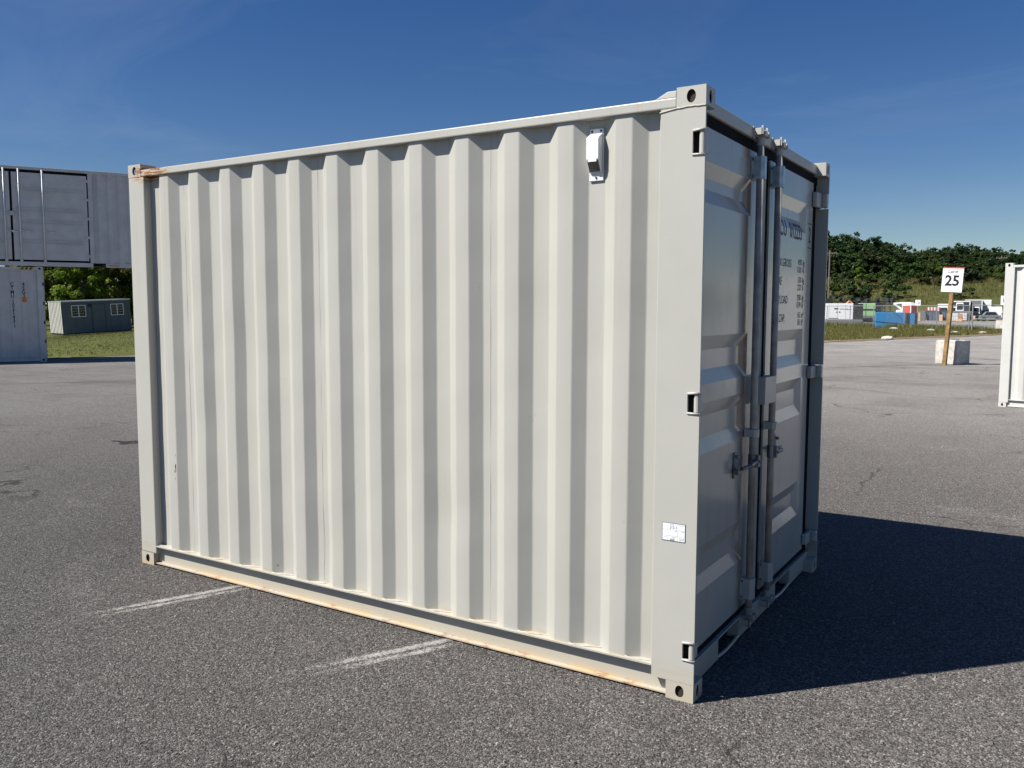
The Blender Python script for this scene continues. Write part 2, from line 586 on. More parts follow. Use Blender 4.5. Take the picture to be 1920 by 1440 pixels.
M = {}
M['paint'] = paint_side()
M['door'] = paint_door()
M['asphalt'] = asphalt()
M['gasket'] = simple('rubber_gasket', (0.010, 0.011, 0.014), 0.85)
M['gasket'].node_tree.nodes['Principled BSDF'].inputs['Specular IOR Level'].default_value = 0.08
M['dark'] = simple('dark_interior', (0.01, 0.01, 0.01), 0.9)
M['zinc'] = simple('zinc_plate', (0.42, 0.50, 0.54), 0.38, 0.75, 0.25, 25)
M['bar'] = simple('weathered_lock_bar', (0.40, 0.37, 0.325), 0.5, 0.0, 0.35, 9)
M['steel'] = simple('scuffed_steel', (0.22, 0.23, 0.25), 0.4, 0.7, 0.3, 30)
M['plastic'] = simple('white_plastic', (0.80, 0.81, 0.82), 0.4, 0, 0.03)
M['mesh'] = simple('grille_brown', (0.26, 0.225, 0.19), 0.7, 0, 0.4, 300)
M['ink'] = simple('navy_ink', (0.012, 0.016, 0.035), 0.6)
M['ink_grey'] = simple('grey_ink', (0.19, 0.20, 0.21), 0.7)
M['sticker'] = simple('sticker_paper', (0.80, 0.82, 0.85), 0.45, 0, 0.03)
M['sticker_edge'] = simple('sticker_border', (0.05, 0.11, 0.10), 0.5)
M['bead'] = simple('weld_bead', (0.47, 0.435, 0.355), 0.55, 0, 0.25, 25)
M['casting_shade'] = simple('casting_hole_shade', (0.035, 0.024, 0.017), 0.85, 0, 0.5, 40)  # near-black tone painting the shade inside the corner castings
M['scuff'] = simple('black_scuff', (0.02, 0.02, 0.02), 0.7)
M['shade_paint'] = simple('grey_white_paint', (0.49, 0.50, 0.505), 0.5, 0, 0.10, 2.5)
M['rod'] = simple('galvanised_rod', (0.62, 0.68, 0.68), 0.4, 0.3, 0.1)
M['orange'] = simple('orange_decal', (0.62, 0.24, 0.045), 0.6)
M['yellow'] = simple('yellow_hazard', (0.60, 0.38, 0.08), 0.6)
M['concrete'] = simple('concrete', (0.56, 0.535, 0.48), 0.9, 0, 0.22, 7, 0.35, 55)
M['timber'] = simple('treated_timber', (0.31, 0.19, 0.075), 0.8, 0, 0.45, 11)
M['sign'] = simple('sign_white', (0.86, 0.87, 0.88), 0.4, 0, 0.02)
M['red'] = simple('red_strip', (0.60, 0.055, 0.03), 0.45, 0, 0.06)
M['black'] = simple('sign_black', (0.012, 0.012, 0.016), 0.5)
M['fence'] = simple('galvanised_fence', (0.36, 0.37, 0.38), 0.5, 0.5, 0.15)
M['white'] = simple('white_enamel', (0.78, 0.79, 0.79), 0.35, 0, 0.05)
M['grey'] = simple('mid_grey', (0.16, 0.17, 0.18), 0.55)
M['charcoal'] = simple('charcoal', (0.028, 0.031, 0.035), 0.6)
M['green'] = simple('pale_green_panel', (0.32, 0.55, 0.27), 0.45, 0, 0.06)
M['blue'] = simple('blue_panel', (0.045, 0.22, 0.47), 0.4, 0, 0.1)
M['redplastic'] = simple('red_plastic', (0.62, 0.075, 0.045), 0.45, 0, 0.08)
M['glass'] = simple('dark_glass', (0.02, 0.025, 0.03), 0.08)
M['office'] = simple('office_grey', (0.115, 0.132, 0.148), 0.6, 0, 0.1, 2)
M['office_end'] = simple('office_end_cream', (0.62, 0.61, 0.55), 0.5, 0, 0.08, 2)
M['alu'] = simple('aluminium', (0.55, 0.57, 0.6), 0.35, 0.6, 0.1)
M['skip'] = simple('blue_grey_steel', (0.13, 0.155, 0.20), 0.55, 0.1, 0.2)
M['brick'] = simple('orange_crate', (0.52, 0.25, 0.12), 0.8, 0, 0.3, 3)
M['peach'] = simple('tan_crate', (0.66, 0.45, 0.26), 0.8, 0, 0.2, 3)
M['stone'] = simple('pale_stone', (0.56, 0.53, 0.47), 0.9, 0, 0.25, 4, 0.4, 12)
M['bark'] = simple('bark', (0.10, 0.075, 0.055), 0.9, 0, 0.35, 6, 0.6, 18)
M['pole'] = simple('weathered_pole', (0.16, 0.135, 0.115), 0.9, 0, 0.2)
M['grass'] = ground_mat('verge_grass', [(0.065, 0.075, 0.022), (0.11, 0.115, 0.036), (0.16, 0.15, 0.055), (0.24, 0.195, 0.10)], 0.35)
M['lawn'] = ground_mat('lawn_grass', [(0.060, 0.075, 0.020), (0.095, 0.105, 0.030), (0.130, 0.130, 0.045)], 0.5)
M['dirt'] = ground_mat('dirt_edge', [(0.15, 0.105, 0.065), (0.22, 0.165, 0.11), (0.30, 0.25, 0.19)], 0.9)
M['yard'] = ground_mat('yard_gravel', [(0.19, 0.185, 0.175), (0.245, 0.24, 0.23), (0.30, 0.295, 0.285)], 0.25)
M['bank'] = ground_mat('bank_grass', [(0.045, 0.060, 0.016), (0.075, 0.085, 0.028), (0.13, 0.12, 0.05)], 0.12)
M['blade'] = leaf_mat('grass_blades', (0.085, 0.105, 0.022), (0.175, 0.18, 0.048), (0.40, 0.33, 0.14), 0.35)
M['leaf_dark'] = leaf_mat('leaf_dark', (0.012, 0.027, 0.007), (0.026, 0.052, 0.012), (0.075, 0.105, 0.028))
M['leaf_mid'] = leaf_mat('leaf_mid', (0.026, 0.050, 0.010), (0.048, 0.082, 0.016), (0.085, 0.120, 0.026))
M['leaf_light'] = leaf_mat('leaf_light', (0.09, 0.135, 0.016), (0.175, 0.235, 0.028), (0.30, 0.34, 0.06), 0.55)
M['leaf_far'] = leaf_mat('leaf_far', (0.05, 0.085, 0.012), (0.10, 0.145, 0.02), (0.17, 0.21, 0.04), 0.55)
M['lawn_blade'] = leaf_mat('lawn_blades', (0.085, 0.10, 0.028), (0.115, 0.13, 0.036), (0.16, 0.165, 0.055), 0.3)
M['line'] = worn_line()
M['paint2'] = simple('clean_white_paint', (0.60, 0.595, 0.56), 0.4, 0, 0.05, 2)

# ------------------------------------------------------------------ ground
EYE = CAM


def sheet(name, pts, mat, z=0.0, kind='structure'):
    me = bpy.data.meshes.new(name)
    me.from_pydata([(p[0], p[1], p[2] if len(p) > 2 else z) for p in pts], [], [tuple(range(len(pts)))])
    o = add(name, me, mat)
    if me.polygons[0].normal.z < 0: me.flip_normals()
    o['kind'] = kind
    return o


# wide base terrain: flat by the lot, falling gently on the left, a bank and hill far behind the yard
def hill(x, y):
    fx, fy = fw.x, fw.y
    ln = math.hypot(fx, fy)
    dx, dy = x-CAM.x, y-CAM.y
    # distance along a heading towards the wooded ridge (to the right of the view axis)
    hx, hy = math.sin(R(-8)), math.cos(R(-8))
    d = dx*hx + dy*hy
    lat = dx*hy - dy*hx
    t = min(1, max(0, (d-141)/42.0))
    z = 7.2*t*t*(3-2*t)
    t2 = min(1, max(0, (d-205)/120.0))
    z += 3.0*t2
    fade = min(1, max(0, (lat+140)/70.0))
    z *= fade
    # left lowland
    d2 = -dx
    lo = min(1, max(0, (d2-26)/24.0))*min(1, max(0, (70-dy)/30.0))
    return z - 0.05 - 0.50*lo


gx = [-3000, -1500, -800, -400, -250] + [-200+6*i for i in range(0, 62)] + [200, 400, 800, 1500, 3000]
gy = [-3000, -1000, -300, -100] + [-60+6*i for i in range(0, 60)] + [330, 420, 600, 900, 1500, 3000]
vs, fs = [], []
for yy in gy:
    for xx in gx:
        vs.append((xx, yy, hill(xx, yy)))
nx = len(gx)
for j in range(len(gy)-1):
    for i in range(nx-1):
        fs.append((j*nx+i, j*nx+i+1, (j+1)*nx+i+1, (j+1)*nx+i))
me = bpy.data.meshes.new('ground')
me.from_pydata(vs, [], fs)
g = add('ground', me, M['bank'], None, True)
g['kind'] = 'structure'

# asphalt lot; its edge on the right is the verge, on the left the lawn
A1, A2 = Vector((-8.1, 39.95)), Vector((-1.2, 60.5))
ed = (A2-A1).normalized()
lot = [(-26.2, -90), (120, -90), (120, 240), tuple(A2+ed*190), tuple(A2), tuple(A1), tuple(A1-ed*14), (-27.0, 20.0), (-25.7, 12.0)]
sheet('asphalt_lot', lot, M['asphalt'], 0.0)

# verge and yard beyond it
F0 = Vector(heading(1500, 83)); F1 = Vector(heading(1818, 63.5)); fd = (F1-F0).normalized()
F2 = F1 + fd*0.0
vn = Vector((-ed.y, ed.x))
verge = [tuple(A1-ed*16+vn*0.0), tuple(A2+ed*30), tuple(A2+ed*30+vn*3.2), tuple(F1+vn*0.6), tuple(F1-fd*5+vn*0.4), tuple(F0-fd*20+vn*4)]


def edge_strip(name, a, b, n, wid, amp, mat, z, nrm, seed):
    rr = random.Random(seed)
    vs, fs = [], []
    for i in range(n+1):
        p = a.lerp(b, i/n)
        o1 = nrm*(rr.uniform(-amp, amp))
        o2 = nrm*(wid + rr.uniform(-amp, amp))
        vs += [(p.x-o1.x, p.y-o1.y, z), (p.x+o2.x, p.y+o2.y, z)]
    for i in range(n):
        fs.append((2*i, 2*i+2, 2*i+3, 2*i+1))
    me = bpy.data.meshes.new(name)
    me.from_pydata(vs, [], fs)
    o = add(name, me, mat)
    if me.polygons[0].normal.z < 0: me.flip_normals()
    o['kind'] = 'structure'
    return o


yard = [tuple(F0-fd*60-vn*0.0), tuple(F0+vn*0), tuple(F1), tuple(F1+fd*4-vn*2), tuple(A2+ed*60), tuple(A2+ed*150), heading(2300, 200), heading(1300, 152), heading(900, 150)]
sheet('gravel_yard', yard, M['yard'], 0.004)
me = bpy.data.meshes.new('grass_verge')
me.from_pydata([(p[0], p[1], 0.012) for p in verge], [], [tuple(range(len(verge)))])
o = add('grass_verge', me, M['grass'])
if me.polygons[0].normal.z < 0: me.flip_normals()
o['kind'] = 'structure'
edge_strip('dirt_edge', A1-ed*16, A2+ed*26, 60, 1.3, 0.5, M['dirt'], 0.018, vn, 3)

# left lawn, sloping down to the site office
OFF_L = Vector((*heading(118, 60), 0)); OFF_R = Vector((*heading(245, 63.5), 0))
zL, zR = -0.36, -0.13
lawn_pts = [(-26.0, 4.0, 0.006), (-25.4, 12.4, 0.006), (-24.5, 30.0, 0.01), (-30, 60, 0.25), (-60, 75, 0.1), (-85, 60, -0.3), (-90, 10, -0.9), (-45, -6, -0.3)]


def lawn_h(x, y):
    # plane through the lot edge (z 0) and the two office base corners
    p0 = Vector((-25.4, 12.4, 0.006)); p1 = Vector((OFF_L.x, OFF_L.y, zL)); p2 = Vector((OFF_R.x, OFF_R.y, zR))
    nn = (p1-p0).cross(p2-p0)
    return p0.z - (nn.x*(x-p0.x) + nn.y*(y-p0.y))/nn.z


vs, fs = [], []
LNX, LNY = 26, 26
e0, e1 = Vector((-25.75, 2.0)), Vector((-23.2, 40.0))
for j in range(LNY+1):
    for i in range(LNX+1):
        b = e0.lerp(e1, j/LNY)
        xx = b.x - 70*i/LNX; yy = b.y + 22*i/LNX
        hh = lawn_h(xx, yy) + 0.10*math.sin(xx*0.35+yy*0.2)*min(1, i/6)*0.6
        if i == 0: hh = 0.006
        vs.append((xx, yy, hh))
for j in range(LNY):
    for i in range(LNX):
        a = j*(LNX+1)+i
        fs.append((a, a+1, a+LNX+2, a+LNX+1))
me = bpy.data.meshes.new('lawn')
me.from_pydata(vs, [], fs)
o = add('lawn', me, M['lawn'], None, True)
if me.polygons[0].normal.z < 0: me.flip_normals()
o['kind'] = 'structure'


# worn painted lines
def painted_line(a, b, wid, keepfn, n=60):
    a, b = Vector(a), Vector(b)
    d = (b-a).normalized()
    q = Vector((-d.y, d.x))
    vs, fs, kp = [], [], []
    cols = 9
    for i in range(n+1):
        t = i/n
        p = a.lerp(b, t)
        for j in range(cols):
            s = -1+2*j/(cols-1)
            pp = p + q*(s*wid)
            vs.append((pp.x, pp.y, 0.004))
            kp.append(keepfn(t, s))
    for i in range(n):
        for j in range(cols-1):
            k = i*cols+j
            fs.append((k, k+1, k+cols+1, k+cols))
    me = bpy.data.meshes.new('painted_line')
    me.from_pydata(vs, [], fs)
    if me.polygons[0].normal.z < 0: me.flip_normals()
    at = me.attributes.new('keep', 'FLOAT', 'POINT')
    at.data.foreach_set('value', kp)
    o = add('painted_line', me, M['line'])
    o['kind'] = 'structure'
    return o


def kf(fade_in, two):
    def f(t, s):
        e = min(1, t/fade_in)*(1-0.25*max(0, (t-0.92)/0.08))
        c = math.exp(-((s*1.5)**2)) if not two else max(math.exp(-(((s-0.35)*2.6)**2)), 0.85*math.exp(-(((s+0.35)*2.6)**2)))
        return e*(0.25+0.75*c) - (0.35 if abs(s) > 0.9 else 0)
    return f


painted_line((-3.20, -1.28), (-2.66, 0.04), 0.092, kf(0.60, True), 90)
painted_line((-1.90, -1.32), (-1.17, 0.04), 0.094, kf(0.74, True), 90)
painted_line((0.2, 11.7), (3.6, 11.2), 0.06, kf(0.5, False))


def ribbon(name, pts, wid, mat, z=0.004, jit=0.4, seed=1):
    rr = random.Random(seed)
    vs, fs = [], []
    P = [Vector(p) for p in pts]
    L = []
    for a, b in zip(P[:-1], P[1:]):
        k = max(2, int((b-a).length/0.25))
        L += [a.lerp(b, i/k) for i in range(k)]
    L.append(P[-1])
    for i, p in enumerate(L):
        d = (L[min(i+1, len(L)-1)] - L[max(i-1, 0)]).normalized()
        q = Vector((-d.y, d.x))
        ww = wid*(1+rr.uniform(-jit, jit))*min(1, 0.15+min(i, len(L)-1-i)/6)
        off = q*rr.uniform(-wid, wid)*0.5
        vs += [(p.x+off.x+q.x*ww, p.y+off.y+q.y*ww, z), (p.x+off.x-q.x*ww, p.y+off.y-q.y*ww, z)]
    for i in range(len(L)-1):
        fs.append((2*i, 2*i+1, 2*i+3, 2*i+2))
    me = bpy.data.meshes.new(name)
    me.from_pydata(vs, [], fs)
    if me.polygons[0].normal.z < 0: me.flip_normals()
    o = add(name, me, mat)
    o['kind'] = 'structure'
    return o


M['tar'] = simple('crack_tar', (0.045, 0.042, 0.040), 0.8)


def gpt(px, py):
    d = fw + RT*((px-960)/F_PX) + UP*((720-py)/F_PX)
    t = -CAM.z/d.z
    p = CAM + d*t
    return (p.x, p.y)


ribbon('pavement_seam', [gpt(-60, 722), gpt(120, 718), gpt(270, 713)], 0.022, M['tar'], seed=2)
ribbon('pavement_seam', [gpt(60, 747), gpt(160, 744), gpt(270, 740)], 0.026, M['tar'], seed=3)
ribbon('pavement_seam', [gpt(1520, 691), gpt(1640, 687), gpt(1790, 682)], 0.030, M['tar'], seed=4)
ribbon('pavement_seam', [gpt(1530, 724), gpt(1640, 734), gpt(1730, 744), gpt(1800, 751)], 0.013, M['tar'], seed=5)
ribbon('pavement_seam', [gpt(1690, 689), gpt(1740, 689.5)], 0.05, M['tar'], seed=6)
n = N('damp_stain')
k = n.noise(n.coords(), 3.5, 5, 0.6)
n.set((0.030, 0.028, 0.027), 0.45, 0, 0.4)
n.link(n.rng(k, 0.36, 0.55, 0, 0.85), n.p.inputs['Alpha'])
M['stain'] = n.m
ribbon('damp_stain', [gpt(205, 829), gpt(235, 828), gpt(262, 830), gpt(330, 832)], 0.19, M['stain'], seed=8)

# loose grit on the asphalt near the camera
vs, fs = [], []
rr = random.Random(11)
for i in range(7500):
    t = rr.random()
    D = 2.2 + 9*t*t
    p = heading(rr.uniform(-80, 2000), D)
    if -3.6 < p[0] < 0 and 0 < p[1] < 2.15: continue
    r = rr.uniform(0.0018, 0.0050)*(1.7 if rr.random() < 0.06 else 1)
    b = len(vs)
    a0 = rr.random()*6.28
    hgt = r*rr.uniform(0.7, 1.3)
    for j in range(5):
        q = r*rr.uniform(0.7, 1.25)
        vs.append((p[0]+q*math.cos(a0+j*1.257), p[1]+q*math.sin(a0+j*1.257), 0.0))
    for j in range(5):
        q = r*rr.uniform(0.35, 0.75)
        vs.append((p[0]+q*math.cos(a0+j*1.257), p[1]+q*math.sin(a0+j*1.257), hgt))
    for j in range(5):
        fs.append((b+j, b+(j+1) % 5, b+5+(j+1) % 5, b+5+j))
    fs.append(tuple(b+5+j for j in range(5)))
me = bpy.data.meshes.new('loose_grit')
me.from_pydata(vs, [], fs)
M['grit'] = simple('grit_stone', (0.26, 0.24, 0.215), 0.9, 0, 0.7, 9)
o = add('loose_grit', me, M['grit'])
tag(o, 'loose pale grit scattered on the asphalt', 'grit', kind='stuff')

# ------------------------------------------------------------------ the white container
L, W, H = 3.6, 2.15, 2.44
box_root = empty('shipping_container', (0, 0, 0), 0, 'off-white twelve-foot container with corrugated side, double doors and shaded door end', 'container')
CX, CY, CZ = 0.118, 0.105, 0.075       # corner casting size


def hole_face(mb, c, u, v, nrm, hu, hv, ru, rv, th=0.005, n=24):
    """rectangle with an oval hole and the hole's wall"""
    c, u, v, nrm = Vector(c), Vector(u), Vector(v), Vector(nrm)
    b = len(mb.v)
    for i in range(n):
        a = 2*math.pi*(i+0.5)/n
        ca, sa = math.cos(a), math.sin(a)
        k = 1/max(abs(ca)/hu, abs(sa)/hv) if True else 1
        mb.v.append(tuple(c + u*(max(-hu, min(hu, ca*k))) + v*(max(-hv, min(hv, sa*k)))))
    for i in range(n):
        a = 2*math.pi*(i+0.5)/n
        mb.v.append(tuple(c + u*(ru*math.cos(a)) + v*(rv*math.sin(a))))
    for i in range(n):
        a = 2*math.pi*(i+0.5)/n
        mb.v.append(tuple(c - nrm*th + u*(ru*math.cos(a)) + v*(rv*math.sin(a))))
    for i in range(n):
        j = (i+1) % n
        mb.f.append((b+i, b+j, b+n+j, b+n+i))
        mb.f.append((b+n+i, b+n+j, b+2*n+j, b+2*n+i))
    # square corners left by the polar layout
    for su in (-1, 1):
        for sv in (-1, 1):
            cor = tuple(c + u*(su*hu) + v*(sv*hv))
            best = sorted(range(n), key=lambda i: (Vector(mb.v[b+i])-Vector(cor)).length)[:2]
            mb.quad(mb.v[b+best[0]], mb.v[b+best[1]], cor)


def casting(x_out, y_out, z_out, sxn, syn, szn):
    """hollow corner block; sxn etc. = outward direction signs"""
    mb = MB()
    x0, x1 = x_out, x_out - sxn*CX
    y0, y1 = y_out, y_out - syn*CY
    z0, z1 = z_out, z_out - szn*CZ
    cx, cy, cz = (x0+x1)/2, (y0+y1)/2, (z0+z1)/2
    hole_face(mb, (cx, y0, cz), (1, 0, 0), (0, 0, 1), (0, syn, 0), CX/2, CZ/2, 0.0185, 0.0255)
    hole_face(mb, (x0, cy, cz), (0, 1, 0), (0, 0, 1), (sxn, 0, 0), CY/2, CZ/2, 0.0170, 0.0255)
    hole_face(mb, (cx, cy, z0), (1, 0, 0), (0, 1, 0), (0, 0, szn), CX/2, CY/2, 0.034, 0.020)
    mb.quad((x1, y0, z0), (x1, y1, z0), (x1, y1, z1), (x1, y0, z1))
    mb.quad((x0, y1, z0), (x1, y1, z0), (x1, y1, z1), (x0, y1, z1))
    mb.quad((x0, y0, z1), (x1, y0, z1), (x1, y1, z1), (x0, y1, z1))
    e = 0.0015
    k0 = len(mb.f)  # faces from here on carry the painted shade of the holes
    xa, ya, za = x1+sxn*e, y1+syn*e, z1+szn*e
    mb.quad((xa, y0-syn*e, z0-szn*e), (xa, ya, z0-szn*e), (xa, ya, za), (xa, y0-syn*e, za))
    mb.quad((x0-sxn*e, ya, z0-szn*e), (xa, ya, z0-szn*e), (xa, ya, za), (x0-sxn*e, ya, za))
    mb.quad((x0-sxn*e, y0-syn*e, za), (xa, y0-syn*e, za), (xa, ya, za), (x0-sxn*e, ya, za))
    if not (sxn < 0 and szn > 0):
        g = 0.011
        mb.box(x0-sxn*g, y0-syn*g, z0-szn*g, xa, ya, za)  # near-black block fills the casting so its holes look shaded
    me = mb.mesh('corner_casting', fix=False)
    me.materials.append(M['paint'])
    me.materials.append(M['casting_shade'])
    for p in me.polygons:
        if p.index >= k0: p.material_index = 1
    return add('corner_casting', me, None, box_root)


for xo, sxn in ((0, 1), (-L, -1)):
    for yo, syn in ((0, -1), (W, 1)):
        for zo, szn in ((0.0, -1), (H, 1)):
            casting(xo, yo, zo, sxn, syn, szn)

# hinge heights
HZ = [(2.182, 2.270), (1.181, 1.257), (0.177, 0.246)]
NOTCH = 0.050


def door_post(y0, inward):
    """J-section rear post; its outer plate has notches for the hinge knuckles"""
    mb = MB()
    t = 0.012*inward
    zb, zt = CZ+0.001, H-CZ-0.001
    mb.box(-0.182, y0, zb, -NOTCH, y0+t, zt)
    zz = zb
    for a, b in sorted(HZ):
        mb.box(-NOTCH, y0, zz, 0.0, y0+t, a)
        zz = b
    mb.box(-NOTCH, y0, zz, 0.0, y0+t, zt)
    mb.box(-0.18, y0+t, zb, -0.100, y0+0.085*inward, zt)
    return mb.build('corner_post', M['paint'], box_root)


door_post(0.0, 1)
door_post(W, -1)
for yo, s in ((0.0, 1), (W, -1)):
    MB().box(-L, yo, CZ+0.001, -L+0.145, yo+0.062*s, H-CZ-0.001).build('corner_post', M['paint'], box_root, bevel=0.007, seg=2)
# weld lips under the near top casting and along the post
zr = random.Random(5)
pts = []
for i in range(14):
    xa = -0.186 + i*0.0143
    pts.append((xa, -0.0005, H-CZ-0.002 - 0.012*(1-min(1, max(0, (xa+0.186)/0.09))) + zr.uniform(-0.0016, 0.0016)))
MB().tube(pts, 0.0032, 8).build('weld_bead', M['bead'], box_root, smooth=True)
MB().tube([(-0.1845+zr.uniform(-0.0007, 0.0007), 0.0105, 0.128+0.05*i) for i in range(45)], 0.0035, 8).build('weld_bead', M['paint'], box_root, smooth=True)
MB().tube([(-0.1905+zr.uniform(-0.0009, 0.0009), 0.044, 0.128+0.05*i) for i in range(45)], 0.0022, 6).build('weld_bead', M['bead'], box_root, smooth=True)

# top and bottom side rails
for yo, s in ((0.0, 1), (W, -1)):
    MB().box(-L+CX+0.001, yo+0.001*s, 2.366, -CX-0.001, yo+0.060*s, 2.405).build('top_rail', M['paint'], box_root, bevel=0.005, seg=2)
    mb = MB()
    xa, xb = -L+CX+0.002, -CX-0.002
    prof = [(0.001, 0.126), (0.052, 0.126), (0.052, 0.010), (0.010, 0.010), (0.010, 0.016), (0.036, 0.016), (0.036, 0.119), (0.001, 0.119)]
    mb.prism(prof, lambda a, b: (xa, yo+a*s, b), lambda a, b: (xb, yo+a*s, b))
    mb.build('bottom_rail', M['paint'], box_root)
# ragged weld where the sheet meets the rail
pts = []
xx = -3.44
while xx < -0.19:
    ph = ((xx+0.308) % 0.267)/0.267
    yy = 0.010 + 0.034*(0.5-0.5*math.cos(2*math.pi*(ph-0.12)))
    pts.append((xx, yy, 0.1265+zr.uniform(0, 0.0018)))
    xx += 0.0125
MB().tube(pts, 0.0036, 8).build('weld_bead', M['bead'], box_root, smooth=True)

# corrugated sheets
PER = 0.267


def corr_profile(xs, xe, yo, s):
    """outline of the corrugated side: crest, slope, valley, slope; rounded bends"""
    crest, valley = yo+0.012*s, yo+0.048*s
    pts = [(xe, valley)]
    k = 0
    while True:
        r = -0.308 - PER*k                       # right edge of crest k
        seq = [(r+0.057, valley), (r, crest), (r-0.075, crest), (r-0.132, valley)]
        if r-0.140 < xs: break
        pts += seq
        k += 1
    pts.append((xs, valley))
    # round every bend
    outp = [pts[0]]
    for i in range(1, len(pts)-1):
        p, a, b = Vector(pts[i]), Vector(pts[i-1]), Vector(pts[i+1])
        d1, d2 = (a-p), (b-p)
        if d1.length < 0.015 or d2.length < 0.015:
            outp.append(pts[i]); continue
        r = 0.005
        p1, p2 = p+d1.normalized()*r, p+d2.normalized()*r
        for t in (0, 0.33, 0.67, 1):
            q = p1*(1-t)**2 + p*2*t*(1-t) + p2*t*t
            outp.append((q.x, q.y))
    outp.append(pts[-1])
    return outp


for yo, s in ((0.0, 1), (W, -1)):
    prof = corr_profile(-3.455, -0.181, yo, s)
    mb = MB()
    zs = [0.1262 + (2.366-0.1262)*i/28 for i in range(29)]
    n_ = len(prof)
    for z in zs:
        for a, b in prof:
            e = min(1, (z-0.1262)/0.15, (2.366-z)/0.15)
            wv = 0.0006*math.sin(a*5.1+z*2.3)*math.sin(z*4.7+a*1.9) + 0.0003*math.sin(a*23+z*9.1+1.0) + 0.0005*math.sin(a*11-z*17)
            for (dx_, dz_, dr_, da_) in ((-1.24, 0.62, 0.13, 0.007), (-2.60, 1.35, 0.17, 0.005), (-0.70, 1.55, 0.12, 0.004), (-2.02, 0.33, 0.11, 0.006), (-3.0, 0.9, 0.14, 0.004)):
                q = ((a-dx_)**2+(z-dz_)**2)/(dr_*dr_)
                if q < 6: wv += da_*math.exp(-q)
            mb.v.append((a+0.0004*e*math.sin(z*3.1+a*7), b+wv*e*s, z))
    for j in range(28):
        for i in range(n_-1):
            q = (j*n_+i, j*n_+i+1, (j+1)*n_+i+1, (j+1)*n_+i)
            mb.f.append(q if s < 0 else q[::-1])
    me = mb.mesh('side_panel', fix=False)
    add('side_panel', me, M['paint'], box_root, True)
# sheet joints on the visible side: a thin vertical seam in three valleys
for k in (2, 6, 10):
    xk = -0.308 - PER*k - 0.134 - 0.036
    mb = MB()
    z = 0.135
    while z < 2.36:
        mb.cyl((xk+zr.uniform(-0.0006, 0.0006), 0.0478, z), (xk+zr.uniform(-0.0006, 0.0006), 0.0478, z+0.09), 0.0007, 5)
        z += 0.09
    mb.build('sheet_seam', M['paint'], box_root)
# far end wall, roof, floor
prof = []
yy = 0.07
while yy < W-0.2:
    prof += [(yy, -L+0.02), (yy+0.07, -L+0.02), (yy+0.13, -L+0.055), (yy+0.20, -L+0.055)]
    yy += 0.267
prof.append((W-0.06, -L+0.055))
mb = MB()
n_ = len(prof)
mb.v += [(b, a, 0.1) for a, b in prof] + [(b, a, 2.36) for a, b in prof]
for i in range(n_-1): mb.f.append((i, i+1, n_+i+1, n_+i))
mb.build('end_panel', M['paint'], box_root)
MB().box(-L+0.02, 0.06, 2.37, -0.09, W-0.06, 2.40).build('roof', M['paint'], box_root)
MB().frustum(2.4035, (-0.215, 0.004, -CX-0.002, 0.11), 2.432, (-0.160, 0.006, -CX-0.002, 0.11)).build('roof_gusset', M['paint'], box_root, bevel=0.004)
MB().box(-L+0.06, 0.055, 0.09, -0.10, W-0.055, 0.118).build('floor', M['dark'], box_root)
for q in ((0.012, 0.10), (2.36, 2.405)):
    MB().box(-L+0.001, CY+0.002, q[0], -L+0.06, W-CY-0.002, q[1]).build('end_rail', M['paint'], box_root)

# door end
XD = -0.060
MB().box(-0.11, 0.014, 2.374, -0.052, W-0.014, 2.428).build('door_header', M['paint'], box_root, bevel=0.004)
mb = MB()
FP = [(0.46, 0.76), (1.40, 1.70)]
zt, zb = 0.112, 0.012
mb.box(-0.11, 0.014, zb, -0.052, FP[0][0], zt).box(-0.11, FP[0][1], zb, -0.052, FP[1][0], zt).box(-0.11, FP[1][1], zb, -0.052, W-0.014, zt)
for a, b in FP:
    mb.box(-0.11, a, zt-0.010, -0.0535, b, zt-0.0005)
    mb.box(-0.30, a-0.006, 0.03, -0.108, a, zt-0.004).box(-0.30, b, 0.03, -0.108, b+0.006, zt-0.004)
    seg = 8
    for i in range(seg):
        ya, yb = a+(b-a)*i/seg, a+(b-a)*(i+1)/seg
        zz = 0.012 + 0.010*(2*abs((i+0.5)/seg-0.5))**2
        mb.cyl((-0.056, ya, zz), (-0.056, yb, zz), 0.008, 6)
mb.build('door_sill', M['paint'], box_root)
for q in ((-0.105, 0.014, 2.322, XD-0.008, W-0.014, 2.373), (-0.105, 0.014, 0.113, XD-0.008, W-0.014, 0.148), (-0.105, 1.040, 0.15, XD-0.010, 1.112, 2.32), (-0.105, 2.012, 0.15, XD-0.012, W-0.013, 2.32), (-0.105, 0.013, 0.15, XD-0.012, 0.105, 2.32)):
    MB().box(*q).build('gasket', M['gasket'], box_root)

REC = [(2.186, 2.020), (1.478, 1.276), (1.198, 0.984), (0.589, 0.390)]   # top, bottom of each pressed recess
RD, RS = 0.021, 0.060


def door_depth(y, z, ya, yb):
    best = 0.0
    for t, b in REC:
        k = min(t-z, z-b, y-ya, yb-y)/RS
        best = max(best, min(1, max(0, k)))
    return best*RD


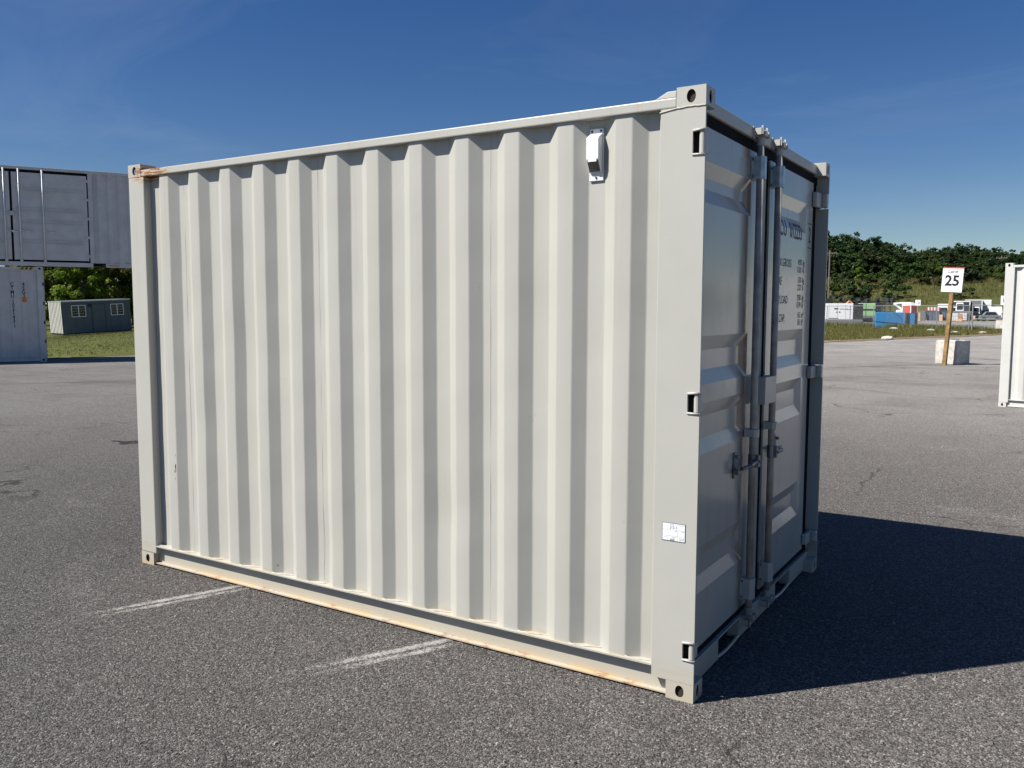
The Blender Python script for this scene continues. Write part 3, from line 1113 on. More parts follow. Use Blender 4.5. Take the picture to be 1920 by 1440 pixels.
def door_leaf(y0, y1, ya, yb):
    zs = [0.150]
    for t, b in reversed(REC): zs += [b, b+RS, t-RS, t]
    zs.append(2.320)
    ys = [y0, ya, ya+RS, yb-RS, yb, y1]
    mb = MB()
    for z in zs:
        for y in ys:
            mb.v.append((XD-door_depth(y, z, ya, yb), y, z))
    n_ = len(ys)
    for j in range(len(zs)-1):
        for i in range(n_-1):
            a, b, c, d = j*n_+i, j*n_+i+1, (j+1)*n_+i+1, (j+1)*n_+i
            dep = [XD-mb.v[q][0] for q in (a, b, c, d)]
            if sum(x > 1e-6 for x in dep) == 1:
                k = [i2 for i2, x in enumerate(dep) if x > 1e-6][0]
                q = (a, b, c, d)
                q = q[k:]+q[:k]
                mb.f += [(q[0], q[1], q[2]), (q[0], q[2], q[3])]
            else:
                mb.f.append((a, b, c, d))
    # edge of the leaf
    b0 = len(mb.v)
    mb.v += [(XD-0.04, y0, 0.150), (XD-0.04, y1, 0.150), (XD-0.04, y1, 2.320), (XD-0.04, y0, 2.320)]
    fr = [0, n_-1, (len(zs)-1)*n_+n_-1, (len(zs)-1)*n_]
    for i in range(4):
        j = (i+1) % 4
        mb.f.append((fr[j], fr[i], b0+i, b0+j))
    me = mb.mesh('door', bevel=0.0, fix=True)
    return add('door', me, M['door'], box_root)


LEFT = (0.106, 1.040, 0.150, 0.800)
RIGHT = (1.112, 2.012, 1.205, 1.860)
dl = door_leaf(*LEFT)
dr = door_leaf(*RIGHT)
dl['label'] = 'shaded left door leaf with pressed horizontal recesses'
dr['label'] = 'shaded right door leaf with serial number and weight table'

# hinges
for a, b in HZ:
    zc = (a+b)/2
    mb = MB()
    mb.cyl((-0.014, 0.0125, a+0.003), (-0.014, 0.0125, b-0.003), 0.0125, 12)
    mb.box(-0.014, 0.010, a+0.004, -0.006, 0.055, b-0.004)
    mb.build('hinge', M['paint'], box_root)
    # bent lips of the notch
    MB().cyl((-0.050, -0.001, b), (-0.003, -0.001, b+0.004), 0.0050, 8).build('hinge_lug', M['paint'], box_root, smooth=True)
    MB().cyl((-0.050, -0.001, a-0.001), (-0.003, -0.001, a-0.003), 0.0045, 8).build('hinge_lug', M['paint'], box_root, smooth=True)
    MB().box(-0.056, 0.026, a-0.010, -0.016, 0.034, b+0.010).build('hinge_notch_shade', M['dark'], box_root)  # near-black plate painting the shade inside the hinge notch
    # right-hand hinge strap
    MB().box(-0.058, 1.985, a+0.002, -0.030, W-0.0125, b-0.002).box(-0.030, 2.095, a+0.002, 0.002, W-0.0125, b-0.002).build('hinge', M['paint'], box_root, bevel=0.008, seg=2)

# lock bars with guides, cam ends, handles
XB = -0.026


def guide(y, z0, z1, hw, mat, par, depth=0.030):
    prof = [(-hw-0.014, XD+0.001), (-hw-0.014, XD+0.006), (-hw, XD+0.006), (-hw, XB+depth*0.35), (-hw*0.5, XB+depth*0.85), (hw*0.5, XB+depth*0.85), (hw, XB+depth*0.35), (hw, XD+0.006), (hw+0.014, XD+0.006), (hw+0.014, XD+0.001)]
    mb = MB()
    mb.prism(prof, lambda a, b: (b, y+a, z0), lambda a, b: (b, y+a, z1))
    g = mb.build('bar_guide', mat, par)
    if z1-z0 > 0.06:
        for sg in (-1, 1):
            for zz in (z0+0.012, z1-0.012):
                MB().cyl((XD+0.006, y+sg*(hw+0.008), zz), (XD+0.012, y+sg*(hw+0.008), zz), 0.006, 6).build('bolt', M['steel'], par)
    return g


def lock_bar(y, side):
    bar = MB().cyl((XB, y, 0.130), (XB, y, 2.372), 0.0170, 16).build('lock_bar', M['bar'], box_root, smooth=True)
    guide(y, 2.188, 2.292, 0.027, M['zinc'], bar)
    guide(y, 0.984, 1.020, 0.024, M['paint'], bar)
    guide(y, 0.196, 0.296, 0.027, M['paint'], bar)
    # cam heads
    for zc, sg in ((2.388, 1), (0.104, -1)):
        mb = MB()
        mb.cyl((XB, y, zc-sg*0.045), (XB, y, zc), 0.0205, 12)
        mb.box(XB-0.026, y-0.022, zc-0.008, XB+0.030, y+0.022, zc+0.008)
        mb.box(XB+0.012, y-0.032, zc-0.012, XB+0.034, y-0.014, zc+0.014)
        mb.box(XB+0.012, y+0.014, zc-0.012, XB+0.034, y+0.032, zc+0.014)
        mb.build('cam_head', M['paint'] if sg > 0 else M['bar'], bar, bevel=0.003)
    # handle folded sideways to its latch plate
    s = side
    hz = 0.868
    mb = MB()
    mb.cyl((XB, y, hz-0.030), (XB, y, hz+0.032), 0.0215, 12)
    mb.box(XB+0.008, y-0.014, hz-0.028, XB+0.034, y+0.014, hz+0.030)
    mb.cyl((XB+0.022, y+s*0.012, hz), (XB+0.026, y+s*0.115, hz-0.004), 0.0105, 10)
    mb.cyl((XB+0.026, y+s*0.115, hz-0.004), (XB+0.004, y+s*0.175, hz-0.012), 0.0095, 10)
    mb.cyl((XB+0.030, y-0.001, hz+0.001), (XB+0.040, y-0.001, hz+0.001), 0.008, 8)
    mb.build('handle', M['steel'], bar, bevel=0.0025)
    mb = MB()
    yl = y+s*0.185
    mb.box(XD+0.001, yl-0.011, hz-0.058, XD+0.009, yl+0.011, hz+0.062)
    mb.box(XD+0.009, yl-0.030, hz-0.034, XD+0.034, yl+0.030, hz-0.014)
    mb.box(XD+0.026, yl-0.030, hz-0.014, XD+0.034, yl+0.030, hz+0.004)
    mb.cyl((XD+0.009, yl, hz+0.044), (XD+0.026, yl, hz+0.044), 0.009, 6)
    mb.build('handle_latch', M['steel'], bar, bevel=0.002)
    return bar


b1 = lock_bar(0.822, -1)
b2 = lock_bar(1.140, 1)
b1['label'] = 'left lock bar with bright zinc guide and side handle'
b2['label'] = 'right lock bar with bright zinc guide and side handle'
for y in (0.822, 1.140):
    for zc, sg in ((2.400, 1), (0.080, -1)):
        mb = MB()
        mb.box(-0.0525, y-0.048, zc-0.028, -0.046, y+0.048, zc+0.026)
        for sd_ in (-1, 1):
            mb.box(-0.046, y+sd_*0.036-0.006, zc-0.014, -0.008, y+sd_*0.036+0.006, zc+0.016)
            mb.box(-0.014, y+sd_*0.036-0.006, zc-0.014, -0.004, y+sd_*0.026+0.006*sd_, zc+0.010*max(0, sg)+0.016)
        mb.build('cam_keeper', M['paint'], box_root, bevel=0.002)
# lock box across the door gap
mb = MB()
mb.box(-0.0085, 0.902, 1.130, 0.004, 1.090, 1.262).box(-0.040, 0.902, 1.258, -0.0087, 1.090, 1.262).box(-0.040, 0.902, 1.130, -0.0087, 1.090, 1.134).box(-0.040, 0.902, 1.1342, -0.0087, 0.906, 1.2578)
mb.box(XD+0.001, 0.990, 1.150, -0.0402, 1.035, 1.240).box(XD+0.001, 1.115, 1.150, -0.0402, 1.13, 1.240).box(-0.040, 1.086, 1.1342, -0.0087, 1.090, 1.2578)
mb.build('lock_box', M['paint'], box_root, bevel=0.0015)

# vent in the second valley
VX0, VX1, VZ0, VZ1 = -0.513, -0.448, 2.118, 2.332
vent = MB().box(VX0, 0.0400, VZ0, VX1, 0.0465, VZ1).build('air_vent', M['plastic'], box_root, bevel=0.002)
mb = MB()
prof = [(0.0398, 2.312), (0.006, 2.292), (0.002, 2.286), (0.002, 2.203), (0.0310, 2.152), (0.0398, 2.152)]
mb.prism(prof, lambda a, b: (VX0+0.0035, a, b), lambda a, b: (VX1-0.0045, a, b))
mb.build('vent_hood', M['plastic'], vent, bevel=0.002)
VP = lambda t, off: (0.002+0.029*t-off*0.87, 2.203-0.051*t-off*0.49)
pa, pb = VP(0.06, 0.0007), VP(0.95, 0.0007)
grl = MB().quad((VX0+0.0070, *pa), (VX1-0.0080, *pa), (VX1-0.0080, *pb), (VX0+0.0070, *pb)).build('vent_grille', M['scuff'], vent, fix=False)
mb = MB()
for i in range(8):
    t0 = 0.06+0.89*i/8
    pa, pb = VP(t0, 0.0016), VP(t0+0.045, 0.0016)
    mb.quad((VX0+0.0072, *pa), (VX1-0.0082, *pa), (VX1-0.0082, *pb), (VX0+0.0072, *pb))
for j in range(9):
    xa = VX0+0.0072+0.0058*j
    pa, pb = VP(0.06, 0.0014), VP(0.95, 0.0014)
    mb.quad((xa, *pa), (xa+0.0022, *pa), (xa+0.0022, *pb), (xa, *pb))
mb.build('vent_mesh', M['mesh'], vent, fix=False)
for x, z in ((VX0+0.012, VZ1-0.012), (VX1-0.012, VZ1-0.012), ((VX0+VX1)/2, VZ0+0.013)):
    MB().cyl((x, 0.0401, z), (x, 0.0370, z), 0.0045, 8).build('screw', M['scuff'], vent)
MB().box(VX0+0.012, 0.0012, 2.192, VX1-0.014, 0.0019, 2.206).build('vent_emblem', M['sign'], vent)

# inspection sticker
SX0, SX1, SZ0, SZ1 = -0.145, -0.046, 0.657, 0.731
st = MB().box(SX0, -0.0016, SZ0, SX1, -0.0004, SZ1).build('inspection_sticker', M['sticker_edge'], box_root)
MB().box(SX0+0.0022, -0.0020, SZ0+0.0022, SX1-0.0022, -0.0016, SZ1-0.0022).build('sticker_sheet', M['sticker'], st)
w_, h_ = SX1-SX0, SZ1-SZ0
items = [('J12-1', 0.050, h_-0.0175, 0.0155, 0.95, 'CENTER'), ('5/12', 0.084, 0.0105, 0.0125, 0.85, 'CENTER'), ('NW', 0.045, 0.0050, 0.0085, 1.2, 'CENTER', 0.0004)]
lettering('sticker_writing', items, M['ink'], st, (SX0, -0.0023, SZ0), (1, 0, 0), (0, 0, 1), None, (), True)
items = [('RECT', 0.003, h_-0.0285, w_-0.003, h_-0.0279), ('RECT', 0.003, 0.0205, w_-0.003, 0.0211), ('RECT', 0.066, 0.0035, 0.0666, h_-0.0285), ('RECT', 0.026, 0.0035, 0.0266, 0.0205),
         ('RECT', 0.033, h_-0.0075, 0.050, h_-0.0058), ('RECT', 0.064, h_-0.0075, 0.094, h_-0.0066), ('RECT', 0.056, h_-0.0325, 0.064, h_-0.0308), ('RECT', 0.084, h_-0.0325, 0.094, h_-0.0308),
         ('RECT', 0.010, 0.0130, 0.022, 0.0142), ('RECT', 0.044, 0.0150, 0.058, 0.0164), ('RECT', 0.034, 0.0118, 0.058, 0.0124)]
lettering('sticker_print', items, M['ink_grey'], st, (SX0, -0.0022, SZ0), (1, 0, 0), (0, 0, 1))

# serial number and weight table printed on the right leaf, following the pressed sheet
def on_door(p):
    return Vector((XD - door_depth(p.y, p.z, RIGHT[2], RIGHT[3]) + 0.0012, p.y, p.z))


cuts = []
for t, b in REC[:2]:
    cuts += [(1, t), (1, t-RS), (1, b+RS), (1, b)]
cuts += [(0, RIGHT[2]), (0, RIGHT[2]+RS), (0, RIGHT[3]-RS), (0, RIGHT[3])]
items = [('CICU', 1.335, 2.012, 0.125, 0.80, 'CENTER', 0.0005), ('012233', 1.650, 2.012, 0.125, 0.70, 'CENTER', 0.0005),
         ('2', 1.955, 2.012, 0.125, 0.8, 'CENTER', 0.002), ('RECT', 1.915, 2.078, 1.995, 2.084), ('RECT', 1.915, 1.940, 1.995, 1.946)]
lettering('serial_number', items[:2], M['ink'], dr, (0, 0, 0), (0, 1, 0), (0, 0, 1), on_door, cuts, True)
lettering('check_digit', items[2:], M['ink'], dr, (0, 0, 0), (0, 1, 0), (0, 0, 1), on_door, cuts)
rows = [('MAX.GROSS', '4,990', 'kg', '11,001', 'lb'), ('TARE', '1,010', 'kg', '2,227', 'lb'), ('PAYLOAD', '3,980', 'kg', '8,774', 'lb'), ('CU.CAP.', '16.3', 'm³', '576', 'ft³')]
items = []
for i, (nm, a, ua, b, ub) in enumerate(rows):
    z = 1.850-0.098*i
    items += [(nm, 1.245, z-0.016, 0.062, 0.95, 'LEFT', 0.0), (a, 1.790, z, 0.046, 0.8, 'RIGHT', 0.0006), (ua, 1.815, z, 0.046, 0.9, 'LEFT', 0.001), (b, 1.790, z-0.042, 0.046, 0.8, 'RIGHT', 0.0006), (ub, 1.815, z-0.042, 0.046, 0.9, 'LEFT', 0.001)]
lettering('weight_table', items, M['ink_grey'], dr, (0, 0, 0), (0, 1, 0), (0, 0, 1), on_door, cuts, True)

# black scrape marks on the second crest from the far end, paint chip lower down
for (x, z, a, b) in ((-3.262, 0.628, 0.010, 0.030), (-3.258, 0.598, 0.006, 0.045), (-3.264, 0.560, 0.005, 0.012), (-3.255, 0.705, 0.004, 0.010), (-3.267, 0.60, 0.004, 0.02)):
    mb = MB()
    mb.quad((x, 0.0108, z), (x+a*0.7, 0.0108, z+b*0.3), (x+a, 0.0108, z+b), (x+a*0.3, 0.0108, z+b*0.7))
    mb.build('scrape_mark', M['scuff'], box_root, fix=False)
mb = MB()
mb.quad((-1.205, 0.0440, 0.290), (-1.192, 0.0440, 0.278), (-1.186, 0.0440, 0.264), (-1.196, 0.0440, 0.274))
mb.build('paint_chip', M['scuff'], box_root, fix=False)

# ------------------------------------------------------------------ second white container at the right edge
rz = R(-12)
sc = 0.962
c2 = copy_tree(box_root, None, skip=('inspection_sticker', 'scrape_mark', 'paint_chip', 'serial_number', 'weight_table', 'air_vent'))
c2.scale = (sc, sc, sc)
c2.rotation_euler = (0, 0, rz)
c2.location = (0.478 + L*sc*math.cos(rz), 12.97 + L*sc*math.sin(rz), 0.0)
tag(c2, 'bright sunlit white container cut off by the right edge of the picture', 'container')
for ch in c2.children:
    if 'label' in ch: del ch['label']
    if ch.material_slots and ch.material_slots[0].material == M['paint']:
        ch.material_slots[0].link = 'OBJECT'
        ch.material_slots[0].material = M['paint2']

# ------------------------------------------------------------------ stacked containers on the left
ang = R(60.17)
K = 0.957
P0 = Vector((CAM.x + (-25.59-CAM.x)*K, CAM.y + (10.424-CAM.y)*K))
sdir = Vector((math.cos(ang), math.sin(ang)))


def corr_strip(mb, x0, x1, z0, z1, ycrest, depth, per, back=None):
    """vertical corrugation along local x between x0 and x1"""
    pts = []
    x = x0
    while x < x1-per:
        pts += [(x, ycrest+depth), (x+per*0.26, ycrest+depth), (x+per*0.5, ycrest), (x+per*0.76, ycrest)]
        x += per
    pts += [(x, ycrest+depth), (x1, ycrest+depth)]
    n_ = len(pts)
    b = len(mb.v)
    mb.v += [(a, c, z0) for a, c in pts] + [(a, c, z1) for a, c in pts]
    for i in range(n_-1):
        mb.f.append((b+i, b+i+1, b+n_+i+1, b+n_+i))


def stack_box(name, s0, s1, z0, z1, label, doors=None, seams=True):
    """a grey forty-foot container standing with its long side towards the lot; local x runs along that side"""
    o0 = P0 + sdir*s0
    root = empty(name, (o0.x, o0.y, z0), ang, label, 'container', 'grey containers stacked beside the lawn')
    ln, hh, wd = s1-s0, z1-z0, 2.35
    mat = M['shade_paint']
    for x in (0, ln):
        for y in (0, wd):
            for z in (0, hh):
                xx = 0 if x == 0 else ln-0.17
                yy = 0 if y == 0 else wd-0.16
                zz = 0 if z == 0 else hh-0.115
                MB().box(xx, yy, zz, xx+0.17, yy+0.16, zz+0.115).build('corner_casting', mat, root, bevel=0.006)
    for x in (0.003, ln-0.163):
        for y in (0.003, wd-0.153):
            MB().box(x, y, 0.116, x+0.16, y+0.15, hh-0.116).build('corner_post', mat, root)
    for y in (0.004, wd-0.064):
        MB().box(0.171, y, hh-0.10, ln-0.171, y+0.06, hh-0.015).build('top_rail', mat, root, bevel=0.004)
    mb = MB()
    corr_strip(mb, 0.163, ln-0.163, 0.13, hh-0.10, wd-0.05, 0.036, 0.278)
    mb.build('side_panel', mat, root)
    for x in (0.02, ln-0.02):
        MB().box(x-0.01, 0.155, 0.02, x+0.01, wd-0.155, hh-0.02).build('end_wall', mat, root)
    MB().box(0.05, 0.065, hh-0.06, ln-0.05, wd-0.065, hh-0.03).build('roof', mat, root)
    MB().box(0.03, 0.16, 0.10, ln-0.03, wd-0.07, 0.14).build('floor', M['dark'], root)
    x = 0.35
    while x < ln-0.2:
        MB().box(x, 0.07, 0.016, x+0.05, wd-0.07, 0.098).build('cross_member', M['charcoal'], root)
        x += 0.32
    return root, ln, hh


def solid_side(root, ln, hh, x0, x1):
    mb = MB()
    corr_strip(mb, x0, x1, 0.125, hh-0.10, 0.014, 0.036, 0.278)
    return mb.build('side_panel', M['shade_paint'], root)


HL = 2.775
# lower left container, door-end corner nearest
s1 = 1.195*K
lo_, ln, hh = stack_box('shipping_container', s1-11.7, s1, 0.0, HL, 'grey container at ground level with vertical serial lettering, left edge of the picture')
solid_side(lo_, ln, hh, 0.163, ln-0.163)
MB().box(0.171, 0.006, 0.016, ln-0.171, 0.062, 0.122).build('bottom_rail', M['shade_paint'], lo_, bevel=0.004)
for z in (0.55, 1.1, 1.66, 2.22):
    MB().box(ln-0.035, -0.004, z, ln+0.004, 0.02, z+0.10).build('hinge', M['charcoal'], lo_)
for z in (0.03, hh-0.085):
    MB().box(ln-0.115, -0.002, z, ln-0.060, 0.01, z+0.055).build('casting_hole', M['dark'], lo_)
for i in range(4):
    mb = MB()
    xa = ln-0.62+i*0.105
    mb.quad((xa, 0.0015, hh-0.092), (xa+0.05, 0.0015, hh-0.092), (xa+0.09, 0.0015, hh-0.024), (xa+0.04, 0.0015, hh-0.024))
    mb.build('hazard_stripe', M['yellow'], lo_, fix=False)
for i in range(3):
    mb = MB()
    xa = ln-0.57+i*0.105
    mb.quad((xa, 0.0013, hh-0.092), (xa+0.05, 0.0013, hh-0.092), (xa+0.09, 0.0013, hh-0.024), (xa+0.04, 0.0013, hh-0.024))
    mb.build('hazard_stripe', M['black'], lo_, fix=False)
items = []
off = s1-ln
u1, u2 = 0.355*K+11.7-s1, 0.655*K+11.7-s1
z = 2.36*K
for ch in 'CTMU':
    items.append((ch, u1, z, 0.145, 0.85, 'CENTER', 0.004)); z -= 0.115
z -= 0.03
for ch in '102143':
    items.append((ch, u1+0.01, z, 0.145, 0.85, 'CENTER', 0.004)); z -= 0.115
z -= 0.03
items.append(('1', u1+0.02, z, 0.145, 0.85, 'CENTER', 0.004))
z = 2.36*K
for ch in '45G3':
    items.append((ch, u2, z, 0.145, 0.85, 'CENTER', 0.004)); z -= 0.115
lettering('serial_lettering', items, M['ink'], lo_, (0, 0.0125, 0), (1, 0, 0), (0, 0, 1), None, (), True)
MB().box(u2-0.055, 0.008, 1.74, u2+0.065, 0.0118, 1.895).build('warning_label', M['orange'], lo_)
lettering('warning_print', [('45', u2+0.005, 1.84, 0.06, 1, 'CENTER'), ('9-6', u2+0.005, 1.78, 0.06, 0.9, 'CENTER')], M['ink'], lo_, (0, 0.0072, 0), (1, 0, 0), (0, 0, 1))

# the second ground-level container that carries the far end of the upper one (behind the white container)
lo2, ln2, hh2 = stack_box('shipping_container', 3.95, 3.95+6.0, 0.0, HL, 'grey container hidden behind the white one, carrying the far end of the upper container')
solid_side(lo2, ln2, hh2, 0.163, ln2-0.163)
MB().box(0.171, 0.006, 0.016, ln2-0.171, 0.062, 0.122).build('bottom_rail', M['shade_paint'], lo2)

# upper container with side doors, bridging the gap
us0 = -6.9
up, ln, hh = stack_box('shipping_container', us0, us0+12.1, HL+0.012, HL+0.012+2.86, 'grey container with side doors bridging the gap on top of the stack')
c = 0.43*K-us0
dw = 1.96
xL, xR = c-dw-0.03, c+dw+0.03
solid_side(up, ln, hh, 0.163, xL-0.13)
solid_side(up, ln, hh, xR+0.13, ln-0.163)
for x in (xL-0.127, xR+0.004):
    MB().box(x, 0.004, 0.13, x+0.123, 0.07, hh-0.10).build('door_jamb', M['shade_paint'], up)
# bottom rail with fork pocket gaps
fp = (2.585*K-us0, 2.945*K-us0)
mb = MB()
MB().box(0.171, 0.006, 0.006, fp[0], 0.066, 0.126).build('bottom_rail', M['shade_paint'], up)
MB().box(fp[1], 0.006, 0.006, ln-0.171, 0.066, 0.126).build('bottom_rail', M['shade_paint'], up)
MB().box(fp[0]+0.002, 0.03, 0.03, fp[1]-0.002, 0.40, 0.035).box(fp[0], 0.30, 0.02, fp[1], 0.31, 0.125).build('fork_pocket', M['charcoal'], up)
MB().box(3.03*K-us0, 0.0025, 0.045, 3.34*K-us0, 0.0058, 0.085).build('orange_decal', M['orange'], up)
z0d, z1d = 0.185, hh-0.185
MB().box(xL, 0.045, 0.128, xR, 0.06, hh-0.102).build('gasket', M['gasket'], up)
for a, b in ((xL+0.03, c-0.03), (c+0.03, xR-0.03)):
    d_ = MB().box(a, 0.018, z0d, b, 0.044, z1d).build('door', M['shade_paint'], up)
    for fz in (0.19, 0.42, 0.565, 0.79):
        zz = z1d-(z1d-z0d)*fz
        for q in (-0.055, 0.025):
            MB().box(a+0.10, 0.000, zz+q, b-0.10, 0.0178, zz+q+0.022).build('pressed_rib', M['shade_paint'], d_)
    hx = b-0.02 if b > c+0.5 else a+0.02
    for i in range(5):
        zz = z0d+0.14+(z1d-z0d-0.28)*i/4
        MB().box(hx-0.055, 0.004, zz-0.04, hx+0.055, 0.0176, zz+0.04).build('hinge', M['shade_paint'], d_, bevel=0.004)
for i, x in enumerate((0.255*K-us0, 0.645*K-us0, 1.27*K-us0, -0.40*K-us0)):
    rod = MB().cyl((x, -0.005, 0.10), (x, -0.005, hh-0.09), 0.019, 10).build('lock_rod', M['rod'], up, smooth=True)
    for zz in (0.15, hh-0.15):
        MB().box(x-0.035, -0.012, zz-0.03, x+0.035, 0.0178, zz+0.03).build('rod_bracket', M['rod'], rod, bevel=0.004)
    mb = MB()
    mb.box(x-0.03, -0.028, 1.00, x+0.03, -0.006, 1.03)
    mb.cyl((x, -0.02, 1.015), (x+0.33, -0.012, 0.985), 0.010, 8)
    mb.box(x+0.16, -0.016, 0.96, x+0.22, 0.0178, 1.02)
    mb.build('rod_handle', M['rod'], rod)
MB().box(c-0.055, -0.02, 1.44, c+0.075, 0.0178, 1.56).build('lock_box', M['shade_paint'], up, bevel=0.004)

# ------------------------------------------------------------------ site office on the lawn
od = (OFF_R-OFF_L); oln = od.length+0.05
oa = math.atan2(od.y, od.x)
tilt = math.atan2(zR-zL, oln)
off_ = empty('site_office', (OFF_L.x, OFF_L.y, zL+0.02), 0, 'low dark grey site office cabin with two windows on the lawn', 'site office')
off_.rotation_euler = Euler((0, -tilt, oa), 'XYZ')
OH, OW = 2.36, 2.4
MB().box(0.02, 0.0, 0.08, oln, OW, OH-0.06).build('wall', M['office'], off_)
MB().box(-0.03, -0.03, OH-0.06, oln+0.03, OW+0.03, OH+0.02).build('roof', M['alu'], off_)
MB().box(0.03, 0.02, 0.0, oln-0.02, OW-0.02, 0.08).build('base_frame', M['charcoal'], off_)
x = 0.25
while x < oln:
    MB().box(x, -0.012, 0.09, x+0.03, 0.0, OH-0.07).build('wall_batten', M['office'], off_)
    x += 0.62
for i in range(9):
    ya = 0.04+i*0.262
    MB().box(-0.045, ya, 0.10, 0.018, ya+0.15, OH-0.08).build('end_rib', M['office_end'], off_, bevel=0.01)
MB().box(-0.004, 0.0, 0.08, 0.0185, OW, OH-0.061).build('end_wall', M['charcoal'], off_)
for a, b, z0, z1 in ((0.62, 1.62, 1.22, 2.05), (3.35, 4.30, 1.22, 2.05)):
    wnd = MB().box(a, -0.03, z0, b, -0.013, z0+0.05).box(a, -0.03, z1-0.05, b, -0.013, z1).box(a, -0.03, z0+0.05, a+0.05, -0.013, z1-0.05).box(b-0.05, -0.03, z0+0.05, b, -0.013, z1-0.05).box((a+b)/2-0.03, -0.03, z0+0.05, (a+b)/2+0.03, -0.013, z1-0.05).build('window', M['sign'], off_)
    MB().box(a+0.05, -0.020, z0+0.05, (a+b)/2-0.03, -0.0135, z1-0.05).build('pane', M['glass'], wnd)
    MB().box((a+b)/2+0.03, -0.020, z0+0.05, b-0.05, -0.0135, z1-0.05).build('pane', M['glass'], wnd)
    for k in range(3):
        zz = z0+0.05+(z1-z0-0.1)*(k+1)/4
        MB().box(a+0.04, -0.036, zz-0.008, b-0.04, -0.0305, zz+0.008).build('window_bar', M['rod'], wnd)
dr_ = MB().box(2.02, -0.028, 0.10, 2.96, -0.0125, 2.10).build('door', M['office'], off_)
MB().box(2.02, -0.034, 0.10, 2.05, -0.0285, 2.10).box(2.93, -0.034, 0.10, 2.96, -0.0285, 2.10).box(2.05, -0.034, 2.07, 2.93, -0.0285, 2.10).build('door_frame', M['charcoal'], dr_)
MB().box(2.83, -0.05, 1.02, 2.88, -0.0285, 1.12).build('handle', M['steel'], dr_)
MB().box(1.80, -0.12, 1.90, 1.96, -0.0125, 2.10).build('wall_lamp', M['charcoal'], off_, bevel=0.02)

# ------------------------------------------------------------------ lane signs and concrete blocks
def lane_sign(num, loc, rz, h_top, sw, sh, lean, post_r, label, base_z=0.0, post_c='timber'):
    root = empty('lane_sign', (*loc, base_z), 0, label, 'sign', 'numbered lane signs on timber posts')
    root.rotation_euler = Euler((0, lean, rz), 'XYZ')
    MB().box(-post_r, -post_r, 0.0, post_r, post_r, h_top-sh*0.25).build('post', M[post_c], root, bevel=0.004)
    b = MB().box(-sw/2, -post_r-0.022, h_top-sh, sw/2, -post_r-0.004, h_top).build('sign_board', M['sign'], root, bevel=0.002)
    MB().box(-sw/2, -post_r-0.0235, h_top-sh*0.055, sw/2, -post_r-0.0225, h_top).build('red_band', M['red'], b)
    items = [('Lane', 0, h_top-sh*0.175, sw*0.255, 1.0, 'CENTER', 0.0015*sw/0.56), (num, 0.0, h_top-sh*0.56, sw*0.72, 1.0, 'CENTER', 0.012*sw/0.56)]
    lettering('sign_lettering', items, M['black'], b, (0, -post_r-0.0240, 0), (1, 0, 0), (0, 0, 1))
    items = [('RECT', -sw*0.22, h_top-sh*0.935, -sw*0.18, h_top-sh*0.925)] + [('RECT', -sw*0.15+i*sw*0.055, h_top-sh*0.935, -sw*0.15+i*sw*0.055+sw*0.04, h_top-sh*0.925) for i in range(7)]
    lettering('sign_small_print', items, M['ink_grey'], b, (0, -post_r-0.0240, 0), (1, 0, 0), (0, 0, 1))
    return root


# camera-facing heading for the signs: they face the lot entrance
face = YAW*-1
lane_sign('25', gpt(1770.5, 684.5), -0.28, 2.80, 0.565, 0.705, R(3.3), 0.052, 'lane 25 sign on a slightly leaning timber post before a concrete block')
p = heading(1721, 88)
lane_sign('12', p, -0.1, 2.62, 0.50, 0.62, 0.0, 0.05, 'small lane 12 sign standing beside the red toilet cabin')
p = heading(1884.5, 66)
lane_sign('14', p, -0.1, 2.72, 0.62, 0.74, 0.0, 0.05, 'lane 14 sign half hidden behind the container at the right edge')


def block(loc, rz, wx, wy, h, label, grp='concrete blocks holding sign posts'):
    me = bpy.data.meshes.new('concrete_block')
    bm = bmesh.new()
    bmesh.ops.create_cube(bm, size=1)
    for v in bm.verts: v.co = Vector((v.co.x*wx, v.co.y*wy, (v.co.z+0.5)*h))
    bmesh.ops.bevel(bm, geom=bm.edges[:], offset=0.03, segments=2, affect='EDGES', profile=0.5)
    bmesh.ops.subdivide_edges(bm, edges=bm.edges[:], cuts=3, use_grid_fill=True)
    rr = random.Random(int(wx*1000))
    for v in bm.verts:
        v.co += Vector((rr.uniform(-1, 1), rr.uniform(-1, 1), rr.uniform(-1, 1)))*0.006
    bm.to_mesh(me); bm.free()
    o = add('concrete_block', me, M['concrete'])
    o.location = (*loc, 0.0)
    o.rotation_euler = (0, 0, rz)
    tag(o, label, 'concrete block', grp)
    return o


bx_, by_ = -1.255, 24.97
block((bx_, by_), R(-27), 0.67, 0.66, 0.70, 'pale concrete block on the asphalt behind the lane 25 post')
s_ = MB().box(-0.10, -0.06, 0, 0.10, 0.06, 0.055).build('stone', M['grey'], None, bevel=0.02, seg=2)
s_.location = (bx_+0.04, by_+0.05, 0.695)
tag(s_, 'flat dark stone lying on the concrete block by lane 25', 'stone')
p = heading(1879.5, 66.5)
block(p, R(-20), 0.62, 0.65, 0.78, 'pale concrete block below the lane 14 sign')

